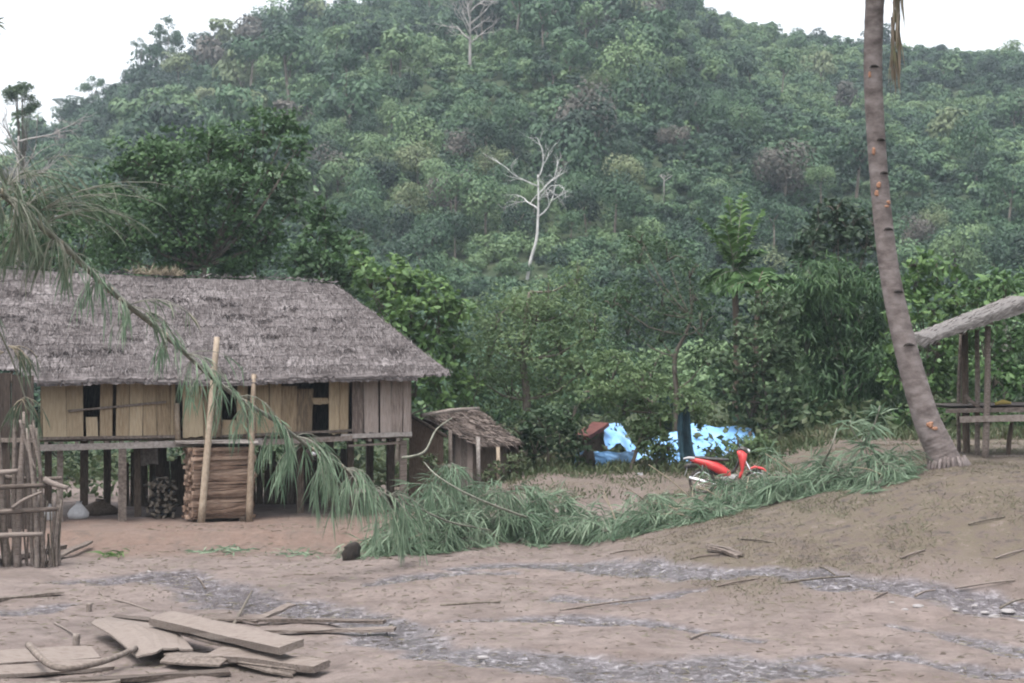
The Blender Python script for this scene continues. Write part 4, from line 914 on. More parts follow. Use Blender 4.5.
# ================================================================== SMALL HUT
HB = P(425, 418, 50.0); hut = thing('small_hut', 'small thatched hut with plank walls right of the stilt house', 'hut', (HB[0], HB[1], gz(HB[0], HB[1])))
org = np.array([HB[0], HB[1], gz(HB[0], HB[1])])
u = np.array([.72, .69, 0]); w = np.array([.69, -.72, 0]); r0 = HB.copy(); r1 = P(477, 411, 51.5); r1[2] = max(r1[2], r0[2] + .12)
e0 = P(474, 445, 48.7); e1 = P(518, 443, 50.1)
q = MB(); rr2 = np.random.default_rng(3); NCC = 6
for c in range(NCC):
    va_, vb = c / NCC, (c + 1) / NCC + .05; cols = []; ff = np.linspace(-.03, 1.03, 46)
    for f, lift in ((0, 0), (.5, .03), (1, .06), (1, -.02)):
        v = np.clip(va_ + (vb - va_) * f + (.03 * rr2.normal(size=46) if f == 1 else 0), 0, 1.05)[:, None] * np.ones((46, 1)) if f == 1 else np.full((46, 1), va_ + (vb - va_) * f)
        A_ = r0 + (r1 - r0) * ff[:, None]; B_ = e0 + (e1 - e0) * ff[:, None]; p = A_ + (B_ - A_) * v; p[:, 2] += lift + .05 * fbm(ff * 5, ff * 0 + c, 2, 5) ; cols.append(p)
    q.grid(np.array(cols)[:, ::-1], 0.35 + .3 * c / NCC)
n = 2600; f = rr2.random(n)[:, None]; v = rr2.random(n)[:, None]; A_ = r0 + (r1 - r0) * f; B_ = e0 + (e1 - e0) * f; p = A_ + (B_ - A_) * v + np.array([0, 0, .07])
sl = (e0 - r0) / np.linalg.norm(e0 - r0); q.blades(p, sl + rr2.normal(0, .22, (n, 3)), rr2.uniform(.15, .4, n), .025, .2, rr2.random(n))
# left slope of the roof, falling away
l0 = r0 - (e0 - r0) * np.array([.55, .55, 0]) + np.array([0, 0, -.5]); l1 = r1 - (e1 - r1) * np.array([.55, .55, 0]) + np.array([0, 0, -.5])
g_ = np.array([[r0 + (r1 - r0) * a + ((l0 - r0) * (1 - a) + (l1 - r1) * a) * b_ + [0, 0, .03 * rr2.normal()] for b_ in np.linspace(0, 1, 5)] for a in np.linspace(0, 1, 12)]); q.grid(g_, .5)
rf = q.build('roof', m_thatch_brown, hut, org)
q = MB(); q.tube([r0 + [-.1, -.05, .06], (r0 + r1) / 2 + [0, 0, .11], r1 + [.05, 0, .06]], .06, 6, .1); q.build('ridge_pole', m_wood_grey, rf, org)
# gable wall planks facing the viewer, set in a little from the verge
inn = u * 0.18
for i, (f0, f1, dk) in enumerate([(.40, .51, 0), (.52, .63, 1), (.64, .75, 0), (.76, .86, 1)]):
    q = MB(); a = r0 + (e0 - r0) * f0 + inn; bq = r0 + (e0 - r0) * f1 + inn; ga = a.copy(); gb = bq.copy(); ga[2] = gz(*a[:2]) + .15; gb[2] = gz(*bq[:2]) + .15; a = a - [0, 0, .08]; bq = bq - [0, 0, .08]
    th = u * .03; q.add([ga, gb, bq, a, ga + th, gb + th, bq + th, a + th], [(0, 1, 2, 3), (5, 4, 7, 6), (0, 4, 5, 1), (1, 5, 6, 2), (2, 6, 7, 3), (3, 7, 4, 0)]); q.build('wall_plank', m_plankgrey if dk else m_wood_grey, hut, org)
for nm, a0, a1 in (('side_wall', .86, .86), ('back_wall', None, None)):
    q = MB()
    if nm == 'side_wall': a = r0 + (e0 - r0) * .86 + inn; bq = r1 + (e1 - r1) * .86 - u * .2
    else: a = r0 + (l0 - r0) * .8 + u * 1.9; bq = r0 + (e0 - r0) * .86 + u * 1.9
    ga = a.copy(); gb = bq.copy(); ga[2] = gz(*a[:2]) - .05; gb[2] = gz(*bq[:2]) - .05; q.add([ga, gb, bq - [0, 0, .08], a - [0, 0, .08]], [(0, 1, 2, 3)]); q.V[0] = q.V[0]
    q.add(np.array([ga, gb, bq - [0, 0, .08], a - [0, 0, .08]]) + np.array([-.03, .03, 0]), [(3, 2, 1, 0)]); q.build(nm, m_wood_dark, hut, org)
# dark lean-to wall left of the door
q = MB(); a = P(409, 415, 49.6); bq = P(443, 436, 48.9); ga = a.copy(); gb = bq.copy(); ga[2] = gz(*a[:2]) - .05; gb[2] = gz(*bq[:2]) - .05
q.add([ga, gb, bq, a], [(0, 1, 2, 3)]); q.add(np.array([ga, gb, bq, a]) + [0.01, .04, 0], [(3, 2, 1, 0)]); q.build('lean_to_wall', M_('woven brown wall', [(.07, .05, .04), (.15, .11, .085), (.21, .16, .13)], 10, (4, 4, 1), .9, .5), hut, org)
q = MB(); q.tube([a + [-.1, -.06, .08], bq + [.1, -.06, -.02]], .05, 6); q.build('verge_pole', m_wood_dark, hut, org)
for px, py0, py1, Y, mt in [(478, 437, 470, 48.6, m_wood_pale), (450, 430, 470, 49.0, m_wood_grey), (498, 447, 474, 49.0, m_pole)]:
    a = P(px, py0, Y); gb = P(px + 1, py1, Y); gb[2] = gz(gb[0], gb[1]) - .1; q = MB(); q.tube([gb, a], [.06, .05], 7, .05); q.build('corner_post', mt, hut, org)

# ================================================================== OPEN SHELTER ON THE RIGHT
SY = 41.0; so = np.array([X(985, SY), SY, gz(X(985, SY), SY)])
sh = thing('open_shelter', 'open post shelter with thatched lean roof at the right edge', 'shelter', so)
q = MB(); 
A0 = P(930, 338, SY - .6); A1 = P(1035, 297, SY - .6); A2 = P(1120, 330, SY - .6); back = np.array([.25, 3.0, .12]); ff = np.linspace(0, 1, 60)
def slab(a, bq, th, var):
    for lift0, lift1, c in ((0, 0, 0),):
        top = np.array([[a + (bq - a) * f + back * g_ + [0, 0, .009 * rr2.normal()] for g_ in np.linspace(0, 1, 14)] for f in np.linspace(0, 1, 30)])
        bot = top - (np.array([0, 0, 1.0]) * (np.linspace(th * (1.0 if a[0] < A1[0] - .01 else 2.6), th * 2.6, 30)[:, None, None])); bot[:, :, 2] += .007 * rr2.normal(size=bot.shape[:2])
        q.grid(top[:, ::-1] if (bq - a)[0] > 0 else top, var); q.grid(bot, .3)
        q.grid(np.stack([top[:, 0], bot[:, 0]]), .5); q.grid(np.stack([bot[:, -1], top[:, -1]]), .5); q.grid(np.stack([bot[0], top[0]]), .5)
slab(A0, A1, .10, .6); slab(A1, A2, .10, .6)
n = 250; f = rr2.random(n)[:, None]; g_ = rr2.random(n)[:, None] ** 2; p = A0 + (A1 - A0) * f + back * g_ + [0, 0, .01]
q.blades(p, np.array([-.9, 0, -.36]) + rr2.normal(0, .1, (n, 3)), rr2.uniform(.12, .25, n), .018, .3, rr2.random(n))
n = 160; f = rr2.random(n)[:, None]; p = A0 + (A1 - A0) * f - np.array([0, .02, .02]) - np.array([0, 0, .11]) * rr2.random((n, 1))
q.blades(p, np.array([-.85, -.12, -.33]) + rr2.normal(0, .12, (n, 3)), rr2.uniform(.1, .22, n), .016, .3, rr2.random(n))
n = 500; g_ = rr2.random(n)[:, None]; p = A0 + back * g_; q.blades(p, np.array([-.7, 0, -.6]) + rr2.normal(0, .2, (n, 3)), rr2.uniform(.1, .25, n), .025, .3, rr2.random(n))
q.build('roof', m_thatch_pale, sh, so)
def sp(px, y0, y1, dY, r, mt, x1=None, nm='post'):
    Y = SY + dY; a = P(px, y1, Y); gzv = gz(a[0], Y); a[2] = gzv - .15 if y1 > 455 else a[2]; bq = P(x1 if x1 else px, y0, Y); q = MB(); q.tube([a, (a + bq) / 2 + [rng.uniform(-.03, .03), 0, 0], bq], [r, r, r * .85], 8, .05, smoothpath=3); q.build(nm, mt, sh, so)
sp(985, 326, 470, 0, .075, m_wood_tan, 988); sp(977, 330, 468, .9, .06, m_wood_grey); sp(967, 332, 466, 1.8, .085, m_wood_dark, 965); sp(959, 334, 462, 2.8, .05, m_wood_grey, 961); sp(1045, 312, 470, 0, .08, m_wood_tan); sp(1040, 320, 466, 2.6, .08, m_wood_dark)
sp(1008, 422, 466, 1.2, .06, m_wood_dark, 1012)
def sb(x0, y0, x1, y1, dY, wv, hv, mt, nm): q = MB(); q.beam(P(x0, y0, SY + dY), P(x1, y1, SY + dY), wv, hv, jit=.008, seg=3); q.build(nm, mt, sh, so)
sb(946, 411, 1050, 409, .25, .1, .1, m_wood_grey, 'platform_beam'); sb(960, 419.5, 1050, 417.5, -.08, .07, .14, m_wood_grey, 'platform_beam'); sb(948, 405, 1040, 404, 2.4, .08, .1, m_wood_dark, 'platform_beam')
sb(965, 395, 983, 412, .3, .06, .07, m_wood_tan, 'brace'); sb(992, 458, 1050, 458, .4, .1, .12, m_wood_grey, 'low_rail')
q = MB(); c0 = P(948, 406, SY + .3); c1 = P(1050, 405, SY + .3); q.grid(np.array([[c0 + (c1 - c0) * a + np.array([0, 2.2 * b_, .0]) for b_ in (0, .5, 1)] for a in np.linspace(0, 1, 12)])); q.grid(np.array([[c0 + (c1 - c0) * a + np.array([0, 2.2 * b_, -.05]) for b_ in (0, .5, 1)] for a in np.linspace(0, 1, 12)])[::-1]); q.build('platform', m_wood_grey, sh, so)
for f in (.1, .35, .6, .85):
    q = MB(); q.tube([A0 + (A1 - A0) * f + [0, .1, -.22], A0 + (A1 - A0) * f + back + [0, 0, -.22]], .04, 5); q.build('purlin', m_wood_dark, sh, so)
c = P(1003, 404, SY + .5); q = MB(); q.tube([c + [-.18, 0, .0], c + [0, 0, .05], c + [.18, 0, .02]], [.03, .06, .03], 8, .1); tag(q.build('yellow_bundle', M_('yellow straw bundle', [(.2, .15, .04), (.28, .23, .08)], 8), None, c), 'small yellowish bundle lying on the shelter platform', 'bundle')

# ================================================================== TARPAULIN SHELTERS
def sheet(a, bq, c, d, n=16, amp=.06, seed=0):
    """a-b top edge, d-c bottom edge, wrinkled"""
    a, bq, c, d = map(lambda v: np.asarray(v, float), (a, bq, c, d)); G = np.zeros((n, n, 3))
    for i in range(n):
        for j in range(n):
            f, g_ = i / (n - 1), j / (n - 1); G[i, j] = (a * (1 - f) + bq * f) * (1 - g_) + (d * (1 - f) + c * f) * g_
            k = amp * (math.sin(f * 9 + g_ * 3 + seed) * .5 + 2 * float(fbm(f * 5 + seed, g_ * 3, 3, seed))); G[i, j, 2] += k * (.4 + g_); G[i, j, 1] += k
    return G
def dbl(q, G, off=(0, .02, -.01)):
    q.grid(G); q.grid((G + np.array(off))[::-1])
YT = 53.0
base = np.array([X(612, YT), YT, gz(X(612, YT), YT)])
t = thing('tarp_hut', 'small hut with a red brown roof edge and light blue tarpaulin', 'hut', base)
q = MB(); dbl(q, sheet(P(599, 423, 53.6), P(622, 424, 54.6), P(636, 450, 53.4), P(607, 447, 52.2), 14, .12, 1)); q.build('tarpaulin', m_tarp, t, base)
q = MB(); dbl(q, sheet(P(577, 449, 52.0), P(598, 452, 51.9), P(626, 464, 52.0), P(572, 466, 52.0), 14, .06, 4)); dbl(q, sheet(P(598, 452, 51.95), P(634, 452, 51.9), P(636, 465, 52.0), P(600, 466, 52.0), 14, .06, 6)); q.build('tarpaulin_wall', m_tarp, t, base)
q = MB(); q.beam(P(581, 438, 52.0), P(601, 424, 53.2), .5, .10, jit=.02, seg=4); q.build('roof_edge', m_rust, t, base)
for px, y0 in ((584, 440), (606, 446), (633, 450)):
    a = P(px, 468, 52.2); a[2] = gz(a[0], a[1]) - .1; q = MB(); q.tube([a, P(px, y0, 52.2)], .05, 6); q.build('post', m_wood_dark, t, base)
q = MB(); dbl(q, sheet(P(586, 438, 52.6), P(604, 430, 53.0), P(606, 450, 52.9), P(586, 450, 52.5), 6, .02, 2)); q.build('gable_wall', m_wood_dark, t, base)
base = np.array([X(705, YT), YT, gz(X(705, YT), YT)])
t = thing('tarp_shelter', 'low shelter under a big light blue tarpaulin behind the motorbike', 'shelter', base)
q = MB(); dbl(q, sheet(P(690, 424, 54.2), P(752, 428, 54.4), P(765, 462, 52.4), P(684, 462, 52.4), 26, .13, 7)); dbl(q, sheet(P(638, 441, 53.6), P(692, 427, 54.2), P(686, 463, 52.5), P(634, 462, 52.6), 26, .11, 3)); q.build('tarpaulin', m_tarp, t, base)
for px, y0 in ((640, 445), (688, 430), (750, 432)):
    a = P(px, 468, 53.6); a[2] = gz(a[0], a[1]) - .1; q = MB(); q.tube([a, P(px, y0, 54)], .05, 6); q.build('post', m_wood_dark, t, base)
def cloth(name, label, pts, Y, mat):
    G = np.zeros((len(pts), 11, 3))
    for i, (py, x0, x1) in enumerate(pts):
        for j, f in enumerate(np.linspace(0, 1, 11)): G[i, j] = P(x0 + (x1 - x0) * f, py, Y + .10 * math.sin(f * 11 + i * .5) + .12 * math.sin(f * 3.14))
    q = MB(); q.grid(G); q.grid((G + np.array([0, .025, 0]))[::-1]); o = q.build(name, mat, None, G[0, 5], smooth=True); return tag(o, label, 'cloth')
cloth('hanging_cloth', 'dark teal blue cloth hanging from a branch before the blue tarpaulin', [(404, 680, 687), (414, 678, 690), (428, 677, 691), (442, 678, 692), (452, 679, 694), (460, 682, 697)], 50.2, m_teal)
cloth('hanging_cloth', 'dark grey green cloth hanging left of the teal cloth', [(396, 660, 672), (408, 658, 673), (420, 658, 673), (432, 663, 672)], 51.0, m_green_cloth)
c = onground(640, 476); q = MB(); q.box(c + [0, 0, .05], (.13, .1, .06), jit=.02); tag(q.build('litter_scrap', m_white, None, c), 'tiny white scrap lying on the dirt before the tarpaulin hut', 'litter')
a = onground(586, 470); b2 = a.copy(); q = MB(); q.tube([a + [0, 0, -.05], a + [.05, 0, .25], a + [0.1, 0, .55]], [.2, .24, .12], 9, .15); tag(q.build('tree_stump', m_dark, None, a), 'dark squat stump at the foot of the red edged hut', 'stump')

# ================================================================== MOTORBIKE (local: x forward, z up)
bp_ = P(694, 488, 41.2); by_ = 41.2; bg_ = onground(702, 495); bxw, by_, mz = bg_
bike = thing('motorbike', 'red underbone motorbike parked behind the felled bamboo', 'motorbike', (bxw, by_, mz), math.radians(-8)); bike.scale = (1.08, 1.08, 1.08)
R_ = .295; WB = 1.23
def wheel(x):
    q = MB(); a = np.linspace(0, 2 * np.pi, 29); q.grid(np.array([[(x + math.cos(t) * (R_ - .035 + .038 * math.cos(p)), .038 * math.sin(p), R_ + math.sin(t) * (R_ - .035 + .038 * math.cos(p))) for p in np.linspace(0, 2 * np.pi, 9)] for t in a]))
    w = q.build('wheel', m_rubber, bike)
    q = MB(); q.grid(np.array([[(x + math.cos(t) * r, y, R_ + math.sin(t) * r) for r, y in ((.235, -.02), (.215, -.022), (.215, .022), (.235, .02))] for t in a])); q.build('rim', m_chrome, w)
    q = MB()
    for k in range(18):
        t = k / 18 * 2 * np.pi; q.tube([(x + math.cos(t) * .04, (-1) ** k * .02, R_ + math.sin(t) * .04), (x + math.cos(t + .3) * .22, 0, R_ + math.sin(t + .3) * .22)], .004, 3)
    q.tube([(x, -.06, R_), (x, .06, R_)], .045, 10); q.build('hub', m_chrome, w)
wheel(0); wheel(WB)
def loft(secs, mat, nm, par=bike, n=12):
    """secs: (x, z, half width, half height)"""
    q = MB(); a = np.linspace(0, 2 * np.pi, n + 1); G = np.array([[(x + sl * math.sin(t) * hh, math.cos(t) * hw_, z + math.sin(t) * hh) for t in a] for x, z, hw_, hh, sl in secs]); q.grid(G)
    q.add(G[0, :-1], [tuple(range(n))]); q.add(G[-1, :-1], [tuple(range(n - 1, -1, -1))]); return q.build(nm, mat, par, smooth=True)
loft([(-.26, .80, .06, .05, 0), (-.05, .76, .12, .09, 0), (.15, .70, .15, .12, 0), (.35, .62, .15, .14, 0), (.5, .53, .13, .13, 0), (.64, .45, .08, .09, 0)], m_red, 'body_panel')
loft([(-.16, .85, .07, .025, 0), (.0, .84, .11, .035, 0), (.2, .81, .12, .04, 0), (.42, .80, .12, .04, 0), (.6, .79, .08, .03, 0)], m_black, 'seat')
loft([(-.42, .81, .05, .02, 0), (-.3, .83, .09, .035, 0), (-.16, .82, .10, .035, 0)], m_greyplastic, 'tail_lamp')
q = MB(); q.tube([(-.38, 0, .60), (-.3, 0, .66), (-.1, 0, .68)], [.06, .07, .06], 8); q.build('rear_fender', m_black, bike)
loft([(.78, .98, .06, .03, 0), (.86, .92, .18, .12, .3), (.94, .76, .25, .19, .4), (.93, .56, .22, .17, .3), (.82, .40, .13, .11, .2)], m_red, 'leg_shield')
loft([(.80, 1.02, .06, .05, 0), (.90, 1.02, .10, .09, 0), (1.0, .99, .09, .08, 0), (1.04, .97, .05, .05, 0)], m_black, 'handlebar_cowl')
q = MB(); q.tube([(.78, -.34, 1.02), (.86, -.2, 1.05), (.88, 0, 1.05), (.86, .2, 1.05), (.78, .34, 1.02)], .016, 6, smoothpath=3); q.build('handlebar', m_black, bike)
for s in (-1, 1):
    q = MB(); q.tube([(.84, s * .22, 1.05), (.80, s * .28, 1.2)], .008, 4); q.tube([(.79, s * .31, 1.22), (.81, s * .31, 1.22)], .06, 10); q.build('mirror', m_black, bike)
loft([(1.02, 1.0, .055, .05, 0), (1.07, .98, .05, .045, 0)], m_glass, 'headlight')
loft([(1.02, .58, .03, .02, 0), (1.18, .64, .065, .03, 0), (1.36, .60, .065, .03, 0), (1.50, .48, .04, .02, 0)], m_red, 'front_fender')
q = MB()
for s in (-1, 1): q.tube([(.92, s * .06, .85), (WB, s * .07, R_)], .022, 6)
q.build('fork', m_chrome, bike)
q = MB(); q.tube([(.86, 0, .92), (.72, 0, .55), (.4, 0, .45), (.1, 0, .6)], .035, 7, smoothpath=3); q.tube([(0, .07, R_), (.45, .08, .36)], .025, 6); q.tube([(0, -.07, R_), (.45, -.08, .36)], .025, 6)
for s in (-1, 1): q.tube([(0, s * .11, R_), (.02, s * .12, .68)], .028, 7)
q.build('frame', m_black, bike)
loft([(.42, .36, .09, .08, 0), (.55, .36, .13, .11, 0), (.72, .38, .10, .09, 0), (.80, .40, .05, .06, 0)], m_greyplastic, 'engine')
q = MB(); q.tube([(.62, -.12, .3), (.45, -.16, .25), (.2, -.17, .27)], .02, 6); q.tube([(.22, -.17, .27), (.05, -.18, .31), (-.28, -.18, .40)], [.035, .05, .045], 9); q.build('exhaust', m_chrome, bike)
q = MB(); q.box((-.36, 0, .52), (.015, .16, .18), rot=np.array([[.95, 0, .3], [0, 1, 0], [-.3, 0, .95]])); q.build('number_plate', m_greyplastic, bike)
q = MB(); q.tube([(.5, -.08, .22), (.45, -.26, .02)], .012, 5); q.build('kickstand', m_black, bike)
# dark clutter piled against the bike's front
q = MB(); rr_s = []
c = P(741, 466, 41.9)

# plank wall added behind the left fence, its planks coloured shade dark
wo_ = np.array([X(0, 43.0), 43.0, gz(X(0, 43.0), 43.0)]); wl = thing('plank_wall', 'plank wall coloured dark for shade standing behind the stake fence at the left edge', 'wall', wo_)
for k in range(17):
    px = -92 + k * 7.6; a = P(px, 520, 43.0); a[2] = gz(a[0], 43.0) - .1; bq = P(px + rng.uniform(-1, 1), 374 + rng.uniform(-2, 6), 43.0); q = MB(); q.beam(a, bq, .165, .03, up=(0, 1, 0), jit=.006, seg=3); q.build('wall_plank', m_shade_plank, wl, wo_)
q = MB(); q.beam(P(-95, 440, 42.95), P(36, 440, 42.95), .06, .09, jit=.01); q.build('rail', m_wood_grey, wl, wo_)
# ================================================================== FENCE, LEFT
FY = 37.6; fo = np.array([X(30, FY), FY, gz(X(30, FY), FY)])
fe = thing('stake_fence', 'rough stake and rail fence of grey poles at the left edge', 'fence', fo)
def fs(px0, py0, px1, py1, dY, r, mat, nm='stake', rough=.08):
    a = P(px0, py0, FY + dY); 
    if nm == 'stake' and py0 > 545: a[2] = gz(a[0], a[1]) - .15
    bq = P(px1, py1, FY + dY); q = MB(); r = r * .82; q.tube([a, a * .5 + bq * .5 + rng.uniform(-.05, .05, 3), bq], [r, r, r * .7], 7, rough, smoothpath=4); q.build(nm, mat, fe, fo)
for x0, x1, y1, r, dy in [(8, -4, 410, .085, .1), (16, 15, 408, .06, 0), (17, 25, 412, .085, -.05), (33, 24, 420, .05, .1), (37, 27, 428, .06, -.1), (40, 34, 420, .05, .15), (43, 37, 428, .06, 0), (-8, -10, 420, .07, 0), (-30, -28, 430, .07, 0), (-52, -50, 425, .07, 0), (59, 59, 488, .075, .3)]:
    fs(x0, 562, x1, y1, dy, r, m_wood_grey if x0 not in (40, 17) else m_wood_tan)
for x0, y0, x1, y1, r, dy in [(-60, 482, 18, 471, .085, -.2), (5, 477, 62, 478, .06, .22), (-60, 494, 48, 485, .07, -.24), (44, 479, 68, 488, .075, -.3), (-60, 517, 58, 509, .08, -.2), (-60, 541, 43, 534, .075, -.25), (12, 508, 42, 492, .045, -.3), (30, 425, 42, 478, .04, -.15), (20, 420, 36, 470, .035, -.12)]:
    fs(x0, y0, x1, y1, dy, r, m_wood_tan if x0 != 5 else m_wood_grey, 'rail', .06)
for k in range(46):
    px = rng.uniform(-55, 58); q0 = rng.uniform(552, 564); fs(px, q0, px + rng.uniform(-9, 9), rng.uniform(492, 535), rng.uniform(.05, .3), rng.uniform(.018, .035), m_wood_grey if k % 2 else m_bark, 'stake', .1)

# ================================================================== BAMBOO: bowed stem and the felled heaps
def spray(lf, st, base, az, L_, n, hang, ll, w=.03, up=.2, lv=(0, 1), nb=5, mess=.27):
    """a drooping branchlet that carries hanging blades"""
    for b_ in range(nb):
        a = az + rng.normal(0, .55); d = np.array([math.cos(a), math.sin(a), up + rng.normal(0, .25)]); p = np.array(base, float); pts = [p.copy()]; Lb = L_ * rng.uniform(.55, 1.15)
        for s in range(5):
            d = d + np.array([0, 0, -hang / 3.2]); d /= np.linalg.norm(d); p = p + d * Lb / 5; pts.append(p.copy())
        pts = np.array(pts); st.tube(pts, np.linspace(.009, .004, 6), 3)
        m = max(3, int(n / nb)); t_ = rng.uniform(.2, 1, m) * 5; i0 = np.minimum(t_.astype(int), 4); q = pts[i0] * (1 - (t_ - i0))[:, None] + pts[i0 + 1] * (t_ - i0)[:, None]
        tg = pts[i0 + 1] - pts[i0]; tg /= np.linalg.norm(tg, axis=1)[:, None]
        lf.blades(q, tg * .6 + np.array([0, 0, -.5 * hang]) + rng.normal(0, mess, (m, 3)), ll * rng.uniform(.6, 1.25, m), w * rng.uniform(.7, 1.3, m), .35, rng.uniform(*lv, m))
b0 = np.array([X(-420, 24.5), 24.5, gz(X(-420, 24.5), 24.5)])
bam = thing('bowed_bamboo', 'long bowed bamboo stem with drooping leaf sprays crossing before the house', 'bamboo', b0)
SP = [(-430, 500, 24.3), (-425, 330, 24.2), (-360, 150, 24.4), (-220, 80, 25.2), (-90, 120, 26.2), (0, 192, 27.2), (60, 243, 28.4), (110, 290, 29.6), (165, 335, 31), (215, 380, 32.4), (245, 402, 33.3), (275, 421, 34.2), (312, 449, 35.2), (342, 466, 36), (368, 485, 36.8), (393, 498, 37.4), (418, 508, 38), (450, 522, 38.8), (490, 530, 39.8)]
SPW = np.array([P(*a) for a in SP]); SPW[0][2] = b0[2] - .1
q = MB(); rad = np.concatenate([np.linspace(.06, .052, 6), np.linspace(.05, .016, 13)]); q.tube(SPW, rad, 9, 0.0, smoothpath=8); q.build('stem', m_stem, bam, b0)
# swollen joints
for k in range(5, len(SPW) - 2):
    q = MB(); c = SPW[k]; d = SPW[k + 1] - SPW[k]; d /= np.linalg.norm(d); q.tube([c - d * .03, c, c + d * .03], [rad[k] * 1.02, rad[k] * 1.28, rad[k] * 1.02], 9); q.build('joint', m_stemdry, bam, b0)
def along(px):
    i = [k for k in range(len(SP) - 1) if SP[k][0] <= px < SP[k + 1][0] and k > 3][0]; f = (px - SP[i][0]) / (SP[i + 1][0] - SP[i][0]); return SPW[i] * (1 - f) + SPW[i + 1] * f
for px, az, L_, n, hang, ll, dry in [(72, -1.6, .75, 80, 1.3, .42, 0), (86, 0.0, .6, 60, 1.4, .4, 0), (60, 3.4, .8, 75, 1.3, .45, .5), (98, -2.0, .6, 50, 1.5, .42, 0), (118, -1.2, .55, 50, 1.5, .36, 0), (128, .1, 1.3, 70, .75, .36, .5), (135, -2.6, .55, 45, 1.6, .35, 0), (140, .3, .9, 50, .9, .36, .2),
                                  (160, -1.0, .6, 40, 1.6, .4, 0), (170, 2.9, .5, 40, 1.6, .4, 0), (186, -.2, 1.0, 60, .8, .36, 0), (192, -1.7, .75, 60, 1.5, .4, 0), (200, .2, .9, 55, 1.0, .38, 0), (205, 3.0, .6, 40, 1.6, .4, 0), (222, -1.1, .8, 60, 1.6, .42, 0), (238, .3, .8, 60, 1.2, .42, 0), (250, -2.4, .7, 60, 1.6, .42, 0),
                                  (262, .1, .8, 50, 1.2, .4, 0), (280, -1.6, .85, 80, 1.6, .46, 0), (295, 0, 1.1, 80, 1.1, .46, 0), (305, -2.5, .9, 80, 1.5, .48, 0), (318, -.9, 1.0, 95, 1.6, .5, 0), (330, -2.0, 1.0, 90, 1.6, .52, 0), (345, -.4, 1.2, 100, 1.4, .52, 0), (355, -1.9, 1.0, 100, 1.6, .54, 0), (372, -.9, 1.1, 100, 1.5, .54, 0), (388, .2, 1.2, 100, 1.2, .52, 0), (400, -1.5, .9, 100, 1.5, .52, 0)]:
    lf = MB(); st = MB(); spray(lf, st, along(px), az, L_, int(n * (.55 if px < 270 else .75)), hang, ll, w=.024, lv=(.1, .95))
    s = st.build('side_branch', m_stem, bam, b0); lf.build('leaf_spray', m_blamdry if dry > .3 else m_blam, s, b0)
# fading crown part at upper left: longer side branches arching above and below the stem
for px, dz, az, L_, n, hang, ll, up in [(0, .1, 2.6, 1.2, 120, 1.0, .5, .5), (8, .2, .6, 1.3, 130, .8, .5, 1.0), (25, .1, 1.2, 1.2, 110, .9, .45, 1.0), (12, 0, -1.2, 1.0, 120, 1.3, .5, .1), (35, 0, -2.2, .9, 110, 1.4, .5, .1), (45, .1, .2, 1.4, 120, .7, .45, .9), (55, 0, -1.0, .8, 80, 1.4, .45, .1), (-18, 0, -1.5, 1.1, 120, 1.3, .5, .1), (-40, .1, -.5, 1.4, 130, 1.0, .5, .4), (-60, 0, -2.0, 1.3, 120, 1.2, .5, .2), (40, .25, .15, 1.9, 90, .55, .42, .55), (20, .2, 2.2, .9, 80, 1.0, .45, .9), (5, 0, -.6, 1.2, 110, 1.2, .5, .2), (50, .05, 2.8, 1.0, 90, 1.2, .45, .5)]:
    lf = MB(); st = MB(); spray(lf, st, along(px) + [0, 0, dz], az, L_, int(n * .62), hang, ll * .85, w=.019, up=up, nb=8, lv=(0, 1))
    s = st.build('side_branch', m_stem, bam, b0); lf.build('leaf_spray', m_blamdry, s, b0)
# a second, thinner drooping stem further left
c0 = np.array([X(-300, 26.0), 26, gz(X(-300, 26.0), 26)]); bm2 = thing('drooping_bamboo', 'thin drooping bamboo tip hanging before the left roof end', 'bamboo', c0)
s2 = np.array([c0 - [0, 0, .1], P(-280, 300, 26), P(-180, 215, 26.5), P(-80, 235, 27), P(-20, 300, 27.5), P(8, 350, 28), P(26, 400, 28.3), P(36, 428, 28.4)]); q = MB(); q.tube(s2, np.linspace(.04, .006, 8), 7, smoothpath=6); q.build('stem', m_stem, bm2, c0)
for k, az in [(3, -1), (4, .4), (4, 3.0), (5, -.8), (5, 2.8), (6, 0), (6, 3.3), (4, -1.6), (5, .2)]:
    lf = MB(); st = MB(); spray(lf, st, s2[k] + rng.uniform(-.08, .08, 3), az, .5, 30, 1.3, .32, w=.02, lv=(0, .6)); s = st.build('side_branch', m_stemdry, bm2, c0); lf.build('leaf_spray', m_blamdry, s, c0)
# leaf tip dangling at the top left corner
lf = MB(); st = MB(); cc = along(-85); q0 = P(-60, 25, 27); 
st.tube([cc, cc + [0, 0, .8], q0], [.02, .015, .008], 5, smoothpath=3); lf.blades(np.repeat(P(-6, 22, 27)[None], 7, 0), np.stack([rng.normal(.5, .4, 7), rng.normal(0, .2, 7), rng.normal(-.3, .4, 7)], 1), .22, .03, .3, rng.random(7)); st.tube([q0, P(-30, 12, 27), P(-5, 23, 27)], .006, 4)
s = st.build('side_branch', m_stemdry, bam, b0); lf.build('leaf_spray', m_blamdry, s, b0)

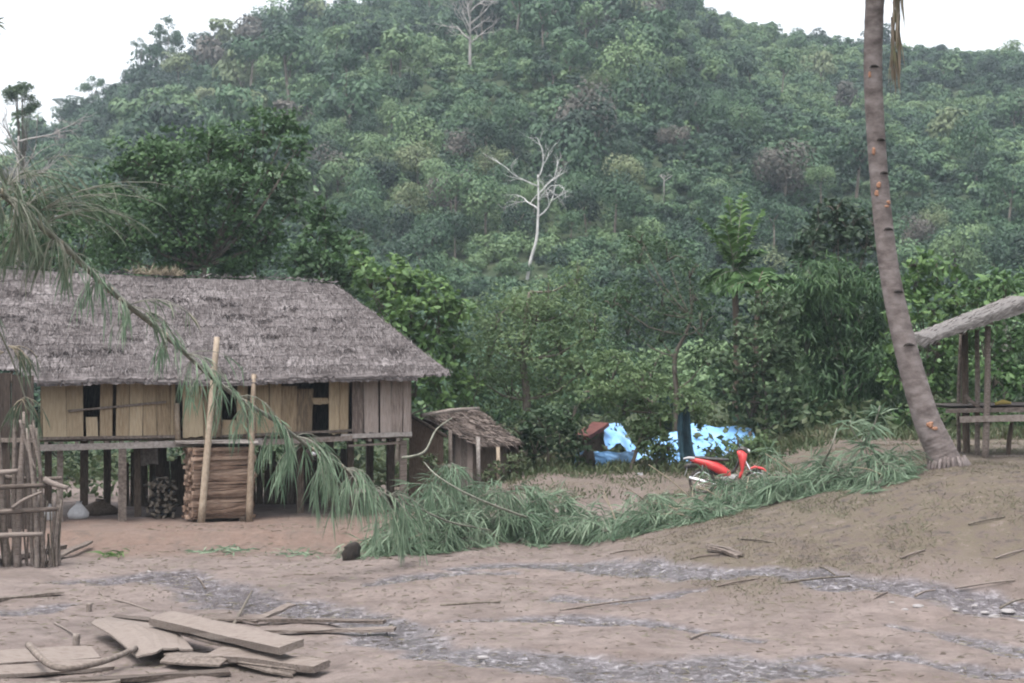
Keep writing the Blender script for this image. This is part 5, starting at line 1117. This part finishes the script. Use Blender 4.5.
def heap(name, label, spine, nspr, hmul, Lr, ll, seed_az=None, culms=(), n_per=72, lw=.023):
    """felled bamboo tops: spine rows of (px, py on the ground, half depth m, crest m)"""
    W = [(onground(px, py), hd, ch) for px, py, hd, ch in spine]; o_ = W[len(W) // 2][0]; t = thing(name, label, 'bamboo', o_)
    for cul in culms:
        pts = np.array([np.asarray(p) for p in cul]); q = MB(); q.tube(pts, np.linspace(.032, .012, len(pts)), 7, smoothpath=5); q.build('stem', m_stem, t, o_)
    for q_ in range(9):
        f = rng.random() * (len(W) - 1); k = min(int(f), len(W) - 2); c = W[k][0] * (1 - f + k) + W[k + 1][0] * (f - k); y = c[1] + W[k][1] * rng.uniform(.2, 1.6); b_ = np.array([c[0], y, gz(c[0], y) + .1]); a_ = rng.uniform(0, 6.28); d_ = np.array([math.cos(a_), .5 * math.sin(a_), rng.uniform(.1, .9)]); L_ = rng.uniform(.6, 1.3)
        q = MB(); q.tube([b_, b_ + d_ * L_ * .5 + [0, 0, .06], b_ + d_ * L_], [.016, .013, .008], 5, smoothpath=3); q.build('broken_stem', m_stemdry, t, o_)
    G = 12
    groups = [(MB(), MB()) for _ in range(G)]
    for i in range(nspr):
        f = (i + rng.random()) / nspr * (len(W) - 1); k = min(int(f), len(W) - 2); g_ = f - k
        c = W[k][0] * (1 - g_) + W[k + 1][0] * g_; hd = W[k][1] * (1 - g_) + W[k + 1][1] * g_; ch = (W[k][2] * (1 - g_) + W[k + 1][2] * g_) * (.95 + 1.3 * float(fbm(c[0] * 1.6, c[1] * .5, 2, 77)))
        vv = rng.uniform(-1, 1); x = c[0] + rng.uniform(-.3, .3); y = c[1] + hd * (1 + vv); z0 = gz(x, y); hh = ch * (1 - .75 * vv * vv) * rng.uniform(.05, 1.1) + .05
        az = rng.normal(-.9, 1.2) if rng.random() < .6 else rng.uniform(0, 6.28)
        a_, b_ = groups[int(f / (len(W) - 1) * G) % G]
        lo_ = rng.uniform(0, .35); spray(a_, b_, (x, y, z0 + hh), az, Lr * rng.uniform(.6, 1.3), n_per, rng.uniform(.35, 1.25), ll, lw, rng.uniform(-.1, .9), nb=4, lv=(lo_, lo_ + .65), mess=.42)
    for a_, b_ in groups:
        if b_.n:
            # nothing sinks into the soil
            for M_b in (a_, b_):
                for V in M_b.V:
                    zg = ground(V[:, 0], V[:, 1]); low = V[:, 2] < zg + .02; V[low, 2] = zg[low] + .02 + rng.uniform(0, .06, low.sum())
            s = b_.build('branch', m_stem, t, o_); a_.build('leaf_spray', m_blam, s, o_)
    return t
cA = [P(418, 470, 39.6), P(470, 440, 40.5), P(492, 425, 40.8)]
heap('felled_bamboo', 'big heap of felled bamboo foliage in front of the small hut', [(386, 556, .35, .75), (402, 556, .6, 1.15), (430, 553, .9, 1.85), (468, 550, .9, 1.85), (505, 546, .8, 1.4), (540, 545, .7, .85), (575, 541, .6, .7)], 115, 1, .95, .5,
     culms=[[onground(545, 540) + [0, 0, .35], P(480, 500, 39.2), P(440, 478, 39.0), P(424, 462, 39.6)], [P(402, 458, 39.5), P(424, 452, 39.4), P(436, 430, 39.8), P(452, 418, 40)]])
heap('felled_bamboo', 'low trailing felled bamboo foliage left of the motorbike', [(570, 543, .5, .55), (605, 540, .7, .75), (640, 535, .8, .8), (672, 527, .5, .4), (700, 522, .4, .15), (728, 514, .3, .12)], 62, 1, .85, .48)
heap('felled_bamboo', 'felled bamboo heap with upright shoots between motorbike and palm', [(690, 512, .3, .2), (722, 508, .4, .5), (745, 505, .5, .62), (768, 503, .6, .95), (800, 498, .6, .75), (835, 491, .6, .75), (862, 487, .7, .9), (882, 485, .6, .65), (894, 485, .25, .35)], 92, 1, .85, .5,
     culms=[[onground(815, 488) + [0, .3, .1], P(830, 450, 38.9), P(837, 428, 39.0)], [onground(850, 482) + [0, .3, .2], P(868, 440, 38.8), P(880, 408, 38.8)]])
# the upright shoots of that heap
sh0 = P(866, 470, 38.7); st2 = thing('bamboo_shoot', 'upright bamboo shoot with a fan of narrow leaves beside the palm base', 'bamboo', (sh0[0], sh0[1], gz(sh0[0], sh0[1]))); o_ = np.array([sh0[0], sh0[1], gz(sh0[0], sh0[1])])
q = MB(); q.tube([o_ - [0, 0, .1], P(862, 450, 38.7), P(874, 425, 38.7), P(880, 405, 38.7)], [.025, .02, .015, .008], 6, smoothpath=4); q.tube([P(864, 446, 38.7), P(853, 432, 38.6), P(850, 420, 38.6)], .012, 5, smoothpath=3); q.build('stem', m_stem, st2, o_)
lf = MB()
for c, n, up in [(P(878, 412, 38.7), 22, .15), (P(872, 428, 38.7), 26, .0), (P(866, 445, 38.7), 34, -.1), (P(852, 424, 38.6), 18, .1), (P(884, 455, 38.7), 22, .1)]:
    a = rng.uniform(0, 6.28, n); lf.blades(c + rng.normal(0, .05, (n, 3)), np.stack([np.cos(a), np.sin(a) * .5, up + rng.normal(0, .45, n)], 1), rng.uniform(.3, .55, n), .045, .35, rng.uniform(.3, 1, n))
lf.build('leaf_fan', m_blam, st2, o_)
for nm, px, py, n, lab in [('bamboo_sprig', 225, 553, 60, 'small green bamboo sprig lying on the reddish bank before the woodpile'), ('bamboo_sprig', 300, 556, 45, 'flat thin bamboo sprig lying left of the black stump'), ('grass_tuft', 116, 557, 30, 'small green grass tuft at the foot of the bank by the fence')]:
    c = onground(px, py); a = rng.uniform(0, 6.28, n); lf = MB(); p = c + np.stack([rng.normal(0, .35 if nm != 'grass_tuft' else .15, n), rng.normal(0, .3, n), np.full(n, .05)], 1); p[:, 2] = ground(p[:, 0], p[:, 1]) + .05
    lf.blades(p, np.stack([np.cos(a), np.sin(a), rng.uniform(0, .7, n)], 1), rng.uniform(.2, .5, n), .035, .4, rng.random(n)); tag(lf.build(nm, m_blam if nm != 'grass_tuft' else m_leafB, None, c), lab, 'bamboo' if nm != 'grass_tuft' else 'grass')
c = onground(351, 560); q = MB(); q.tube([c + [0, 0, -.1], c + [0, 0, .12], c + [.03, 0, .27], c + [.01, 0, .36]], [.15, .19, .17, .09], 10, .15, smoothpath=2); tag(q.build('charred_stump', m_dark, None, c), 'small black stump on the ground before the felled bamboo', 'stump')

# ================================================================== TIMBER AND STICKS IN THE FOREGROUND
def gp(px, py, dz=0.0):
    c = onground(px, py); c[2] += dz; return c
def plank(name, label, a, bq, w, h_, mat, cat='plank', group=None, jit=.012, seg=6, roll=0.0, sag=0.0):
    q = MB(); d = bq - a; up = np.array([math.sin(roll) * d[1], -math.sin(roll) * d[0], np.linalg.norm(d)]); q.beam(a, bq, w, h_, up=up, jit=jit, seg=seg, sag=sag); c = (a + bq) / 2
    o = q.build(name, mat, None, c); return tag(o, label, cat, group)
plank('plank', 'thick grey beam lying on top of the foreground timber pile', gp(160, 646, .42), gp(292, 672, .33), .40, .10, m_wood_tan, roll=.2)
plank('plank', 'short thick board end sticking out right under the top beam', gp(215, 665, .16), gp(322, 676, .12), .32, .09, m_wood_tan, roll=.15)
def bark_slab(label, pts, mat):
    """ragged sheet: list of (px, py, lift) for the left edge and the right edge, row by row"""
    G = []
    for (x0, y0, l0_), (x1, y1, l1_) in pts:
        a = gp(x0, y0, l0_); bq = gp(x1, y1, l1_); G.append([a + (bq - a) * f + [rng.uniform(-.05, .05), rng.uniform(-.07, .07), .05 * math.sin(f * 3.1) + rng.uniform(-.008, .008)] for f in np.linspace(0, 1, 9)])
    G = np.array(G); q = MB(); bot = G - np.array([0, 0, .028]); q.grid(G[:, ::-1]); q.grid(bot)
    q.grid(np.stack([G[:, 0], bot[:, 0]])); q.grid(np.stack([bot[:, -1], G[:, -1]])); q.grid(np.stack([bot[0], G[0]])); q.grid(np.stack([G[-1], bot[-1]]))
    o = q.build('bark_slab', mat, None, G[len(G) // 2, 4]); return tag(o, label, 'bark slab')
bark_slab('wide ragged bark slab tilted up at the left of the timber pile', [((92, 640, .26), (112, 632, .22)), ((108, 650, .24), (150, 642, .28)), ((122, 658, .2), (180, 652, .26)), ((140, 667, .14), (190, 663, .2))], m_wood_tan)
bark_slab('long curved bark slab under the thick top beam', [((112, 632, .2), (120, 626, .16)), ((150, 644, .3), (160, 636, .24)), ((200, 660, .27), (212, 650, .22)), ((255, 668, .2), (265, 660, .18)), ((288, 674, .12), (296, 668, .12))], m_wood_tan)
bark_slab('low broken bark slab with ragged edge beneath the pile', [((160, 668, .1), (172, 660, .12)), ((185, 673, .12), (205, 664, .14)), ((220, 672, .1), (238, 664, .12))], m_wood_grey)
bark_slab('thin bark slab poking out at the right bottom of the pile', [((240, 672, .1), (252, 664, .12)), ((270, 677, .08), (276, 672, .08)), ((292, 679, .04), (296, 675, .05))], m_wood_grey)
plank('plank', 'wide grey plank reaching out of the left edge at the pile', gp(-70, 672, .12), gp(96, 660, .1), .5, .05, m_wood_tan, roll=.22)
plank('plank', 'second wide plank below the first at the left bottom edge', gp(-60, 682, .08), gp(110, 670, .08), .45, .05, m_wood_tan, roll=.15)
plank('plank', 'narrow plank along the bottom edge under the curved pole', gp(60, 686, .04), gp(230, 676, .05), .2, .06, m_wood_tan)
plank('plank', 'thin plank at the very bottom left of the pile', gp(-20, 692, .02), gp(120, 684, .03), .25, .05, m_wood_grey)
pole('crooked_pole', 'crooked grey branch lying across the planks at lower left', 'branch', gp(28, 668, .32), gp(136, 664, .22), .05, .04, m_wood_grey, mid=[gp(55, 684, .22), gp(98, 678, .2)])
plank('plank', 'long thin plank flat on the dirt behind the timber pile', gp(205, 622, .05), gp(385, 625, .05), .16, .045, m_wood_tan)
plank('plank', 'weathered plank lying nearer than the long thin one', gp(238, 634, .04), gp(395, 632, .04), .22, .045, m_wood_tan)
plank('plank', 'short plank leaning end on between the two flat planks', gp(252, 625, .05), gp(292, 618, .22), .16, .04, m_wood_tan)
plank('plank', 'broad old plank lying below the fence on the left', gp(-50, 573, .08), gp(60, 552, .12), .36, .08, m_wood_grey)
plank('plank', 'narrow board propped at the right end of the old plank', gp(38, 568, .05), gp(90, 549, .16), .16, .05, m_wood_grey)
plank('plank', 'dark half buried plank end on the dirt left of the wet rill', gp(-40, 606, .05), gp(60, 596, .06), .22, .05, m_wood_grey)
pole('stick', 'thin dark stick standing slanted out of the dirt near the rill', 'stick', gp(233, 627, .02), gp(252, 598, .12), .03, .018, m_bark)
for px, py, h_, lab in [(75, 653, .28, 'short stake standing left of the bark slabs'), (200, 633, .22, 'short stake behind the thick top beam'), (88, 612, .15, 'small dark stub left of the rill')]:
    c = gp(px, py); pole('stake', lab, 'stake', c - [0, 0, .1], c + [.02, 0, h_], .06, .055, m_wood_grey, n=5)
lst = [(440, 607, 500, 604), (560, 612, 650, 600), (690, 560, 720, 556), (780, 585, 850, 578), (955, 590, 1015, 582), (995, 560, 1024, 552), (820, 568, 835, 577), (870, 604, 888, 594), (915, 598, 935, 592), (968, 526, 1005, 519), (715, 588, 760, 580), (610, 555, 640, 551), (300, 660, 330, 664), (205, 590, 195, 578), (55, 625, 80, 640), (740, 540, 775, 545), (900, 560, 925, 552), (110, 600, 150, 612), (1000, 610, 1030, 600), (690, 640, 720, 634)]
for i, (x0, y0, x1, y1) in enumerate(lst):
    a = gp(x0, y0, .025); bq = gp(x1, y1, .03); pole('stick', 'thin dry stick lying on the bare dirt', 'stick', a, bq, .022, .014, m_wood_tan if i % 3 else m_bark, 'dry sticks scattered on the dirt', 5, .1, mid=[(a + bq) / 2 + [0, rng.uniform(-.1, .1), .02]])
bark_slab('brown bark scrap lying on the mound before the motorbike', [((705, 553, .08), (712, 550, .1)), ((722, 556, .06), (730, 552, .08)), ((738, 559, .02), (742, 556, .02))], m_wood_grey)
for i, (px, py, w) in enumerate([(1008, 612, .2), (995, 617, .16), (918, 607, .16), (905, 610, .1), (955, 610, .1), (1020, 622, .16), (975, 606, .09), (483, 658, .14), (560, 622, .12), (985, 613, .12), (892, 603, .08)]):
    c = gp(px, py); q = MB(); rows_ = []
    for zz, rr in ((-.3, .7), (0, 1), (.35, .85), (.55, .4)): rows_.append([(math.cos(t) * rr * w * rng.uniform(.85, 1.15), math.sin(t) * rr * w * rng.uniform(.85, 1.1), zz * w) for t in np.linspace(0, 2 * np.pi, 10)[:-1]])
    for r_ in rows_: r_.append(r_[0])
    q.grid(np.array(rows_)[:, ::-1], .9); q.add(rows_[-1][:-1], [tuple(range(9))], .9); o = q.build('stone', m_stone); o.location = c; tag(o, 'pale stone lying in the wet rills of the yard', 'stone', 'pale stones along the rills'); o.scale = (.62, .62, .4)

# small stones washed together in the rills
W_ = np.argwhere(wet > .35); sel = W_[rng.choice(len(W_), 1100)]; mb = MB()
tet = np.array([(1, 0, 0), (-.5, .85, 0), (-.5, -.85, 0), (0, 0, .7), (.2, .1, -.5)])
tf = np.array([(0, 1, 3), (1, 2, 3), (2, 0, 3), (1, 0, 4), (2, 1, 4), (0, 2, 4)])
n = len(sel); s_ = np.exp(rng.normal(-4.15, .5, n)); ang = rng.uniform(0, 6.28, n)
tt = tet[None] * s_[:, None, None] * rng.uniform(.6, 1.5, (n, 5, 3)); c_, d_ = np.cos(ang)[:, None], np.sin(ang)[:, None]
V = np.stack([tt[:, :, 0] * c_ - tt[:, :, 1] * d_, tt[:, :, 0] * d_ + tt[:, :, 1] * c_, tt[:, :, 2]], 2)
px_, py_ = xs[sel[:, 0]] + rng.uniform(-.03, .03, n), ys_[sel[:, 1]] + rng.uniform(-.03, .03, n)
V += np.stack([px_, py_, GZ[sel[:, 0], sel[:, 1]]], 1)[:, None, :]
mb.add(V.reshape(-1, 3), (np.arange(n)[:, None, None] * 5 + tf[None]).reshape(-1, 3), np.repeat(np.clip(rng.normal(.4, .3, n), 0, 1), 5))
o = mb.build('gravel', m_stone); tag(o, 'fine grey gravel washed into the wet rills', 'gravel', None, 'stuff')

# grass, litter of dry stalks, and weeds
mb = MB()
pr = lawn ** 1.3 * (.08 + sstep(-.05, .12, fbm(GX * 1.1, GY * .8, 4, 401))); idx = rng.choice(pr.size, 60000, p=(pr / pr.sum()).ravel()); gi, gj = np.unravel_index(idx, pr.shape)
p = np.stack([xs[gi] + rng.uniform(-.04, .04, len(gi)), ys_[gj] + rng.uniform(-.04, .04, len(gi)), GZ[gi, gj]], 1)
cl = np.clip(.45 + 1.3 * fbm(p[:, 0] * .6, p[:, 1] * .5, 3, 201), 0, 1)
mb.blades(p, np.stack([rng.normal(0, .6, len(p)), rng.normal(0, .6, len(p)), np.full(len(p), .75)], 1), rng.uniform(.04, .15, len(p)) * np.clip(.4 + cl * 1.3, .4, 1.6), .011, .5, np.clip(cl + rng.normal(0, .2, len(p)), 0, 1))
n = 9000; x = rng.uniform(-9, 10, n); y = rng.uniform(22, 44, n); p = np.stack([x, y, ground_z_detail(x, y) + .012], 1); a = rng.uniform(0, 6.28, n)
mb.blades(p, np.stack([np.cos(a), np.sin(a), rng.uniform(0, .25, n)], 1), rng.uniform(.04, .22, n), rng.uniform(.008, .02, n), .2, np.where(rng.random(n) < .62, 1, rng.uniform(0, .5, n)))
o = mb.build('grass', m_grass); tag(o, 'sparse short grass and dry stalks on the trodden earth', 'grass', None, 'stuff')
mb = MB(); n = 15000; x = rng.uniform(-2.6, 16, n); y = 49.0 + rng.uniform(0, 6, n) + .8 * fbm(x * .5, x * 0, 3, 5); p = np.stack([x, y, ground(x, y)], 1); c_ = .5 + 1.6 * fbm(x * .8, y * .8, 3, 211)
keep = rng.random(n) < np.clip(.2 + (y - 49) * .25, 0, 1); p, c_ = p[keep], c_[keep]; n = len(p)
mb.blades(p, np.stack([rng.normal(0, .35, n), rng.normal(0, .35, n), np.ones(n)], 1), rng.uniform(.15, .6, n) * np.clip(.5 + c_, .4, 1.3), .05, .5, np.clip(c_ + rng.normal(0, .2, n), 0, 1))
n = 9000; x = rng.uniform(-16, 17, n); y = rng.uniform(52, 72, n); y = np.where((x < -2) & (y < 56), y * .4 + 31.6 + .0, y); p = np.stack([x, y, ground(x, y) + rng.uniform(0, .9, n)], 1); mb.leaves(p, rng.normal(size=(n, 3)) + [0, 0, .8], .3, .17, rng.uniform(.1, .7, n))
n = 9000; x = rng.uniform(-2.5, 7, n); y = rng.uniform(41.5, 50, n); c_ = fbm(x * .9, y * .7, 4, 233); k_ = rng.random(n) < np.clip(.12 + 4 * c_ + (y - 46) * .06, 0, 1); x, y, c_ = x[k_], y[k_], c_[k_]; n = len(x)
mb.blades(np.stack([x, y, ground(x, y)], 1), np.stack([rng.normal(0, .45, n), rng.normal(0, .45, n), np.ones(n)], 1), rng.uniform(.08, .32, n), .03, .6, np.clip(.6 + c_ + rng.normal(0, .22, n), 0, 1))
o = mb.build('undergrowth', m_under); tag(o, 'weeds and undergrowth along the foot of the trees', 'undergrowth', None, 'stuff')

# ================================================================== AIR, LIGHT, CAMERA
me = bpy.data.meshes.new('haze'); hx, y0, y1, z0, z1 = 640, -90, 860, -70, 150
me.from_pydata([(x, y, z) for x in (-hx, hx) for y in (y0, y1) for z in (z0, z1)], [], [(0, 1, 3, 2), (4, 6, 7, 5), (0, 4, 5, 1), (2, 3, 7, 6), (0, 2, 6, 4), (1, 5, 7, 3)]); me.update()
hzm, nt, N, L = new_mat('thin haze'); out = N.new('ShaderNodeOutputMaterial'); pv = N.new('ShaderNodeVolumePrincipled'); pv.inputs['Color'].default_value = (.74, .86, 1, 1); pv.inputs['Density'].default_value = .00026; pv.inputs['Anisotropy'].default_value = 0.0; L.new(pv.outputs[0], out.inputs['Volume'])
me.materials.append(hzm); ho = bpy.data.objects.new('haze', me); C.objects.link(ho); tag(ho, 'thin pale haze over the valley', 'haze', None, 'stuff')

SUN_EL, SUN_AZ = math.radians(70), math.radians(215)     # azimuth from north (+Y), clockwise: behind the viewer's left
w = bpy.data.worlds.new('World'); sc.world = w; w.use_nodes = True; nt = w.node_tree; nt.nodes.clear(); N = nt.nodes; L = nt.links
sky = N.new('ShaderNodeTexSky'); sky.sky_type = 'NISHITA'; sky.sun_disc = False; sky.sun_elevation = SUN_EL; sky.sun_rotation = SUN_AZ; sky.air_density = 1.0; sky.dust_density = 6.0; sky.ozone_density = 1.0; sky.altitude = 300
hs = N.new('ShaderNodeHueSaturation'); hs.inputs['Saturation'].default_value = .22; L.new(sky.outputs[0], hs.inputs['Color'])
bg = N.new('ShaderNodeBackground'); bg.inputs['Strength'].default_value = .15; L.new(hs.outputs[0], bg.inputs['Color']); wo = N.new('ShaderNodeOutputWorld'); L.new(bg.outputs[0], wo.inputs['Surface'])
sl_ = bpy.data.lights.new('sun', 'SUN'); sl_.energy = .8; sl_.angle = math.radians(25); sl_.color = (1, .96, .9); so_ = bpy.data.objects.new('sun', sl_); C.objects.link(so_)
dv = Vector((math.sin(SUN_AZ) * math.cos(SUN_EL), math.cos(SUN_AZ) * math.cos(SUN_EL), math.sin(SUN_EL))); so_.rotation_euler = dv.to_track_quat('Z', 'Y').to_euler(); so_.location = dv * 60
cd = bpy.data.cameras.new('camera'); cam = bpy.data.objects.new('camera', cd); C.objects.link(cam); sc.camera = cam
cam.location = (0, 0, H); cam.rotation_euler = (math.radians(90), 0, 0); cd.sensor_width = 36; cd.lens = F / 1024 * 36; cd.shift_y = (HY - 341.5) / 1024
cd.clip_start = .1; cd.clip_end = 3000; cd.dof.use_dof = True; cd.dof.focus_distance = 33; cd.dof.aperture_fstop = 2.8
sc.view_settings.view_transform = 'Standard'; sc.view_settings.look = 'None'; sc.view_settings.exposure = 1.62; sc.view_settings.gamma = 1
sc.cycles.max_bounces = 6; sc.cycles.diffuse_bounces = 4; sc.cycles.volume_bounces = 1; sc.cycles.use_denoising = True
sc.cycles.filter_width = 2.0
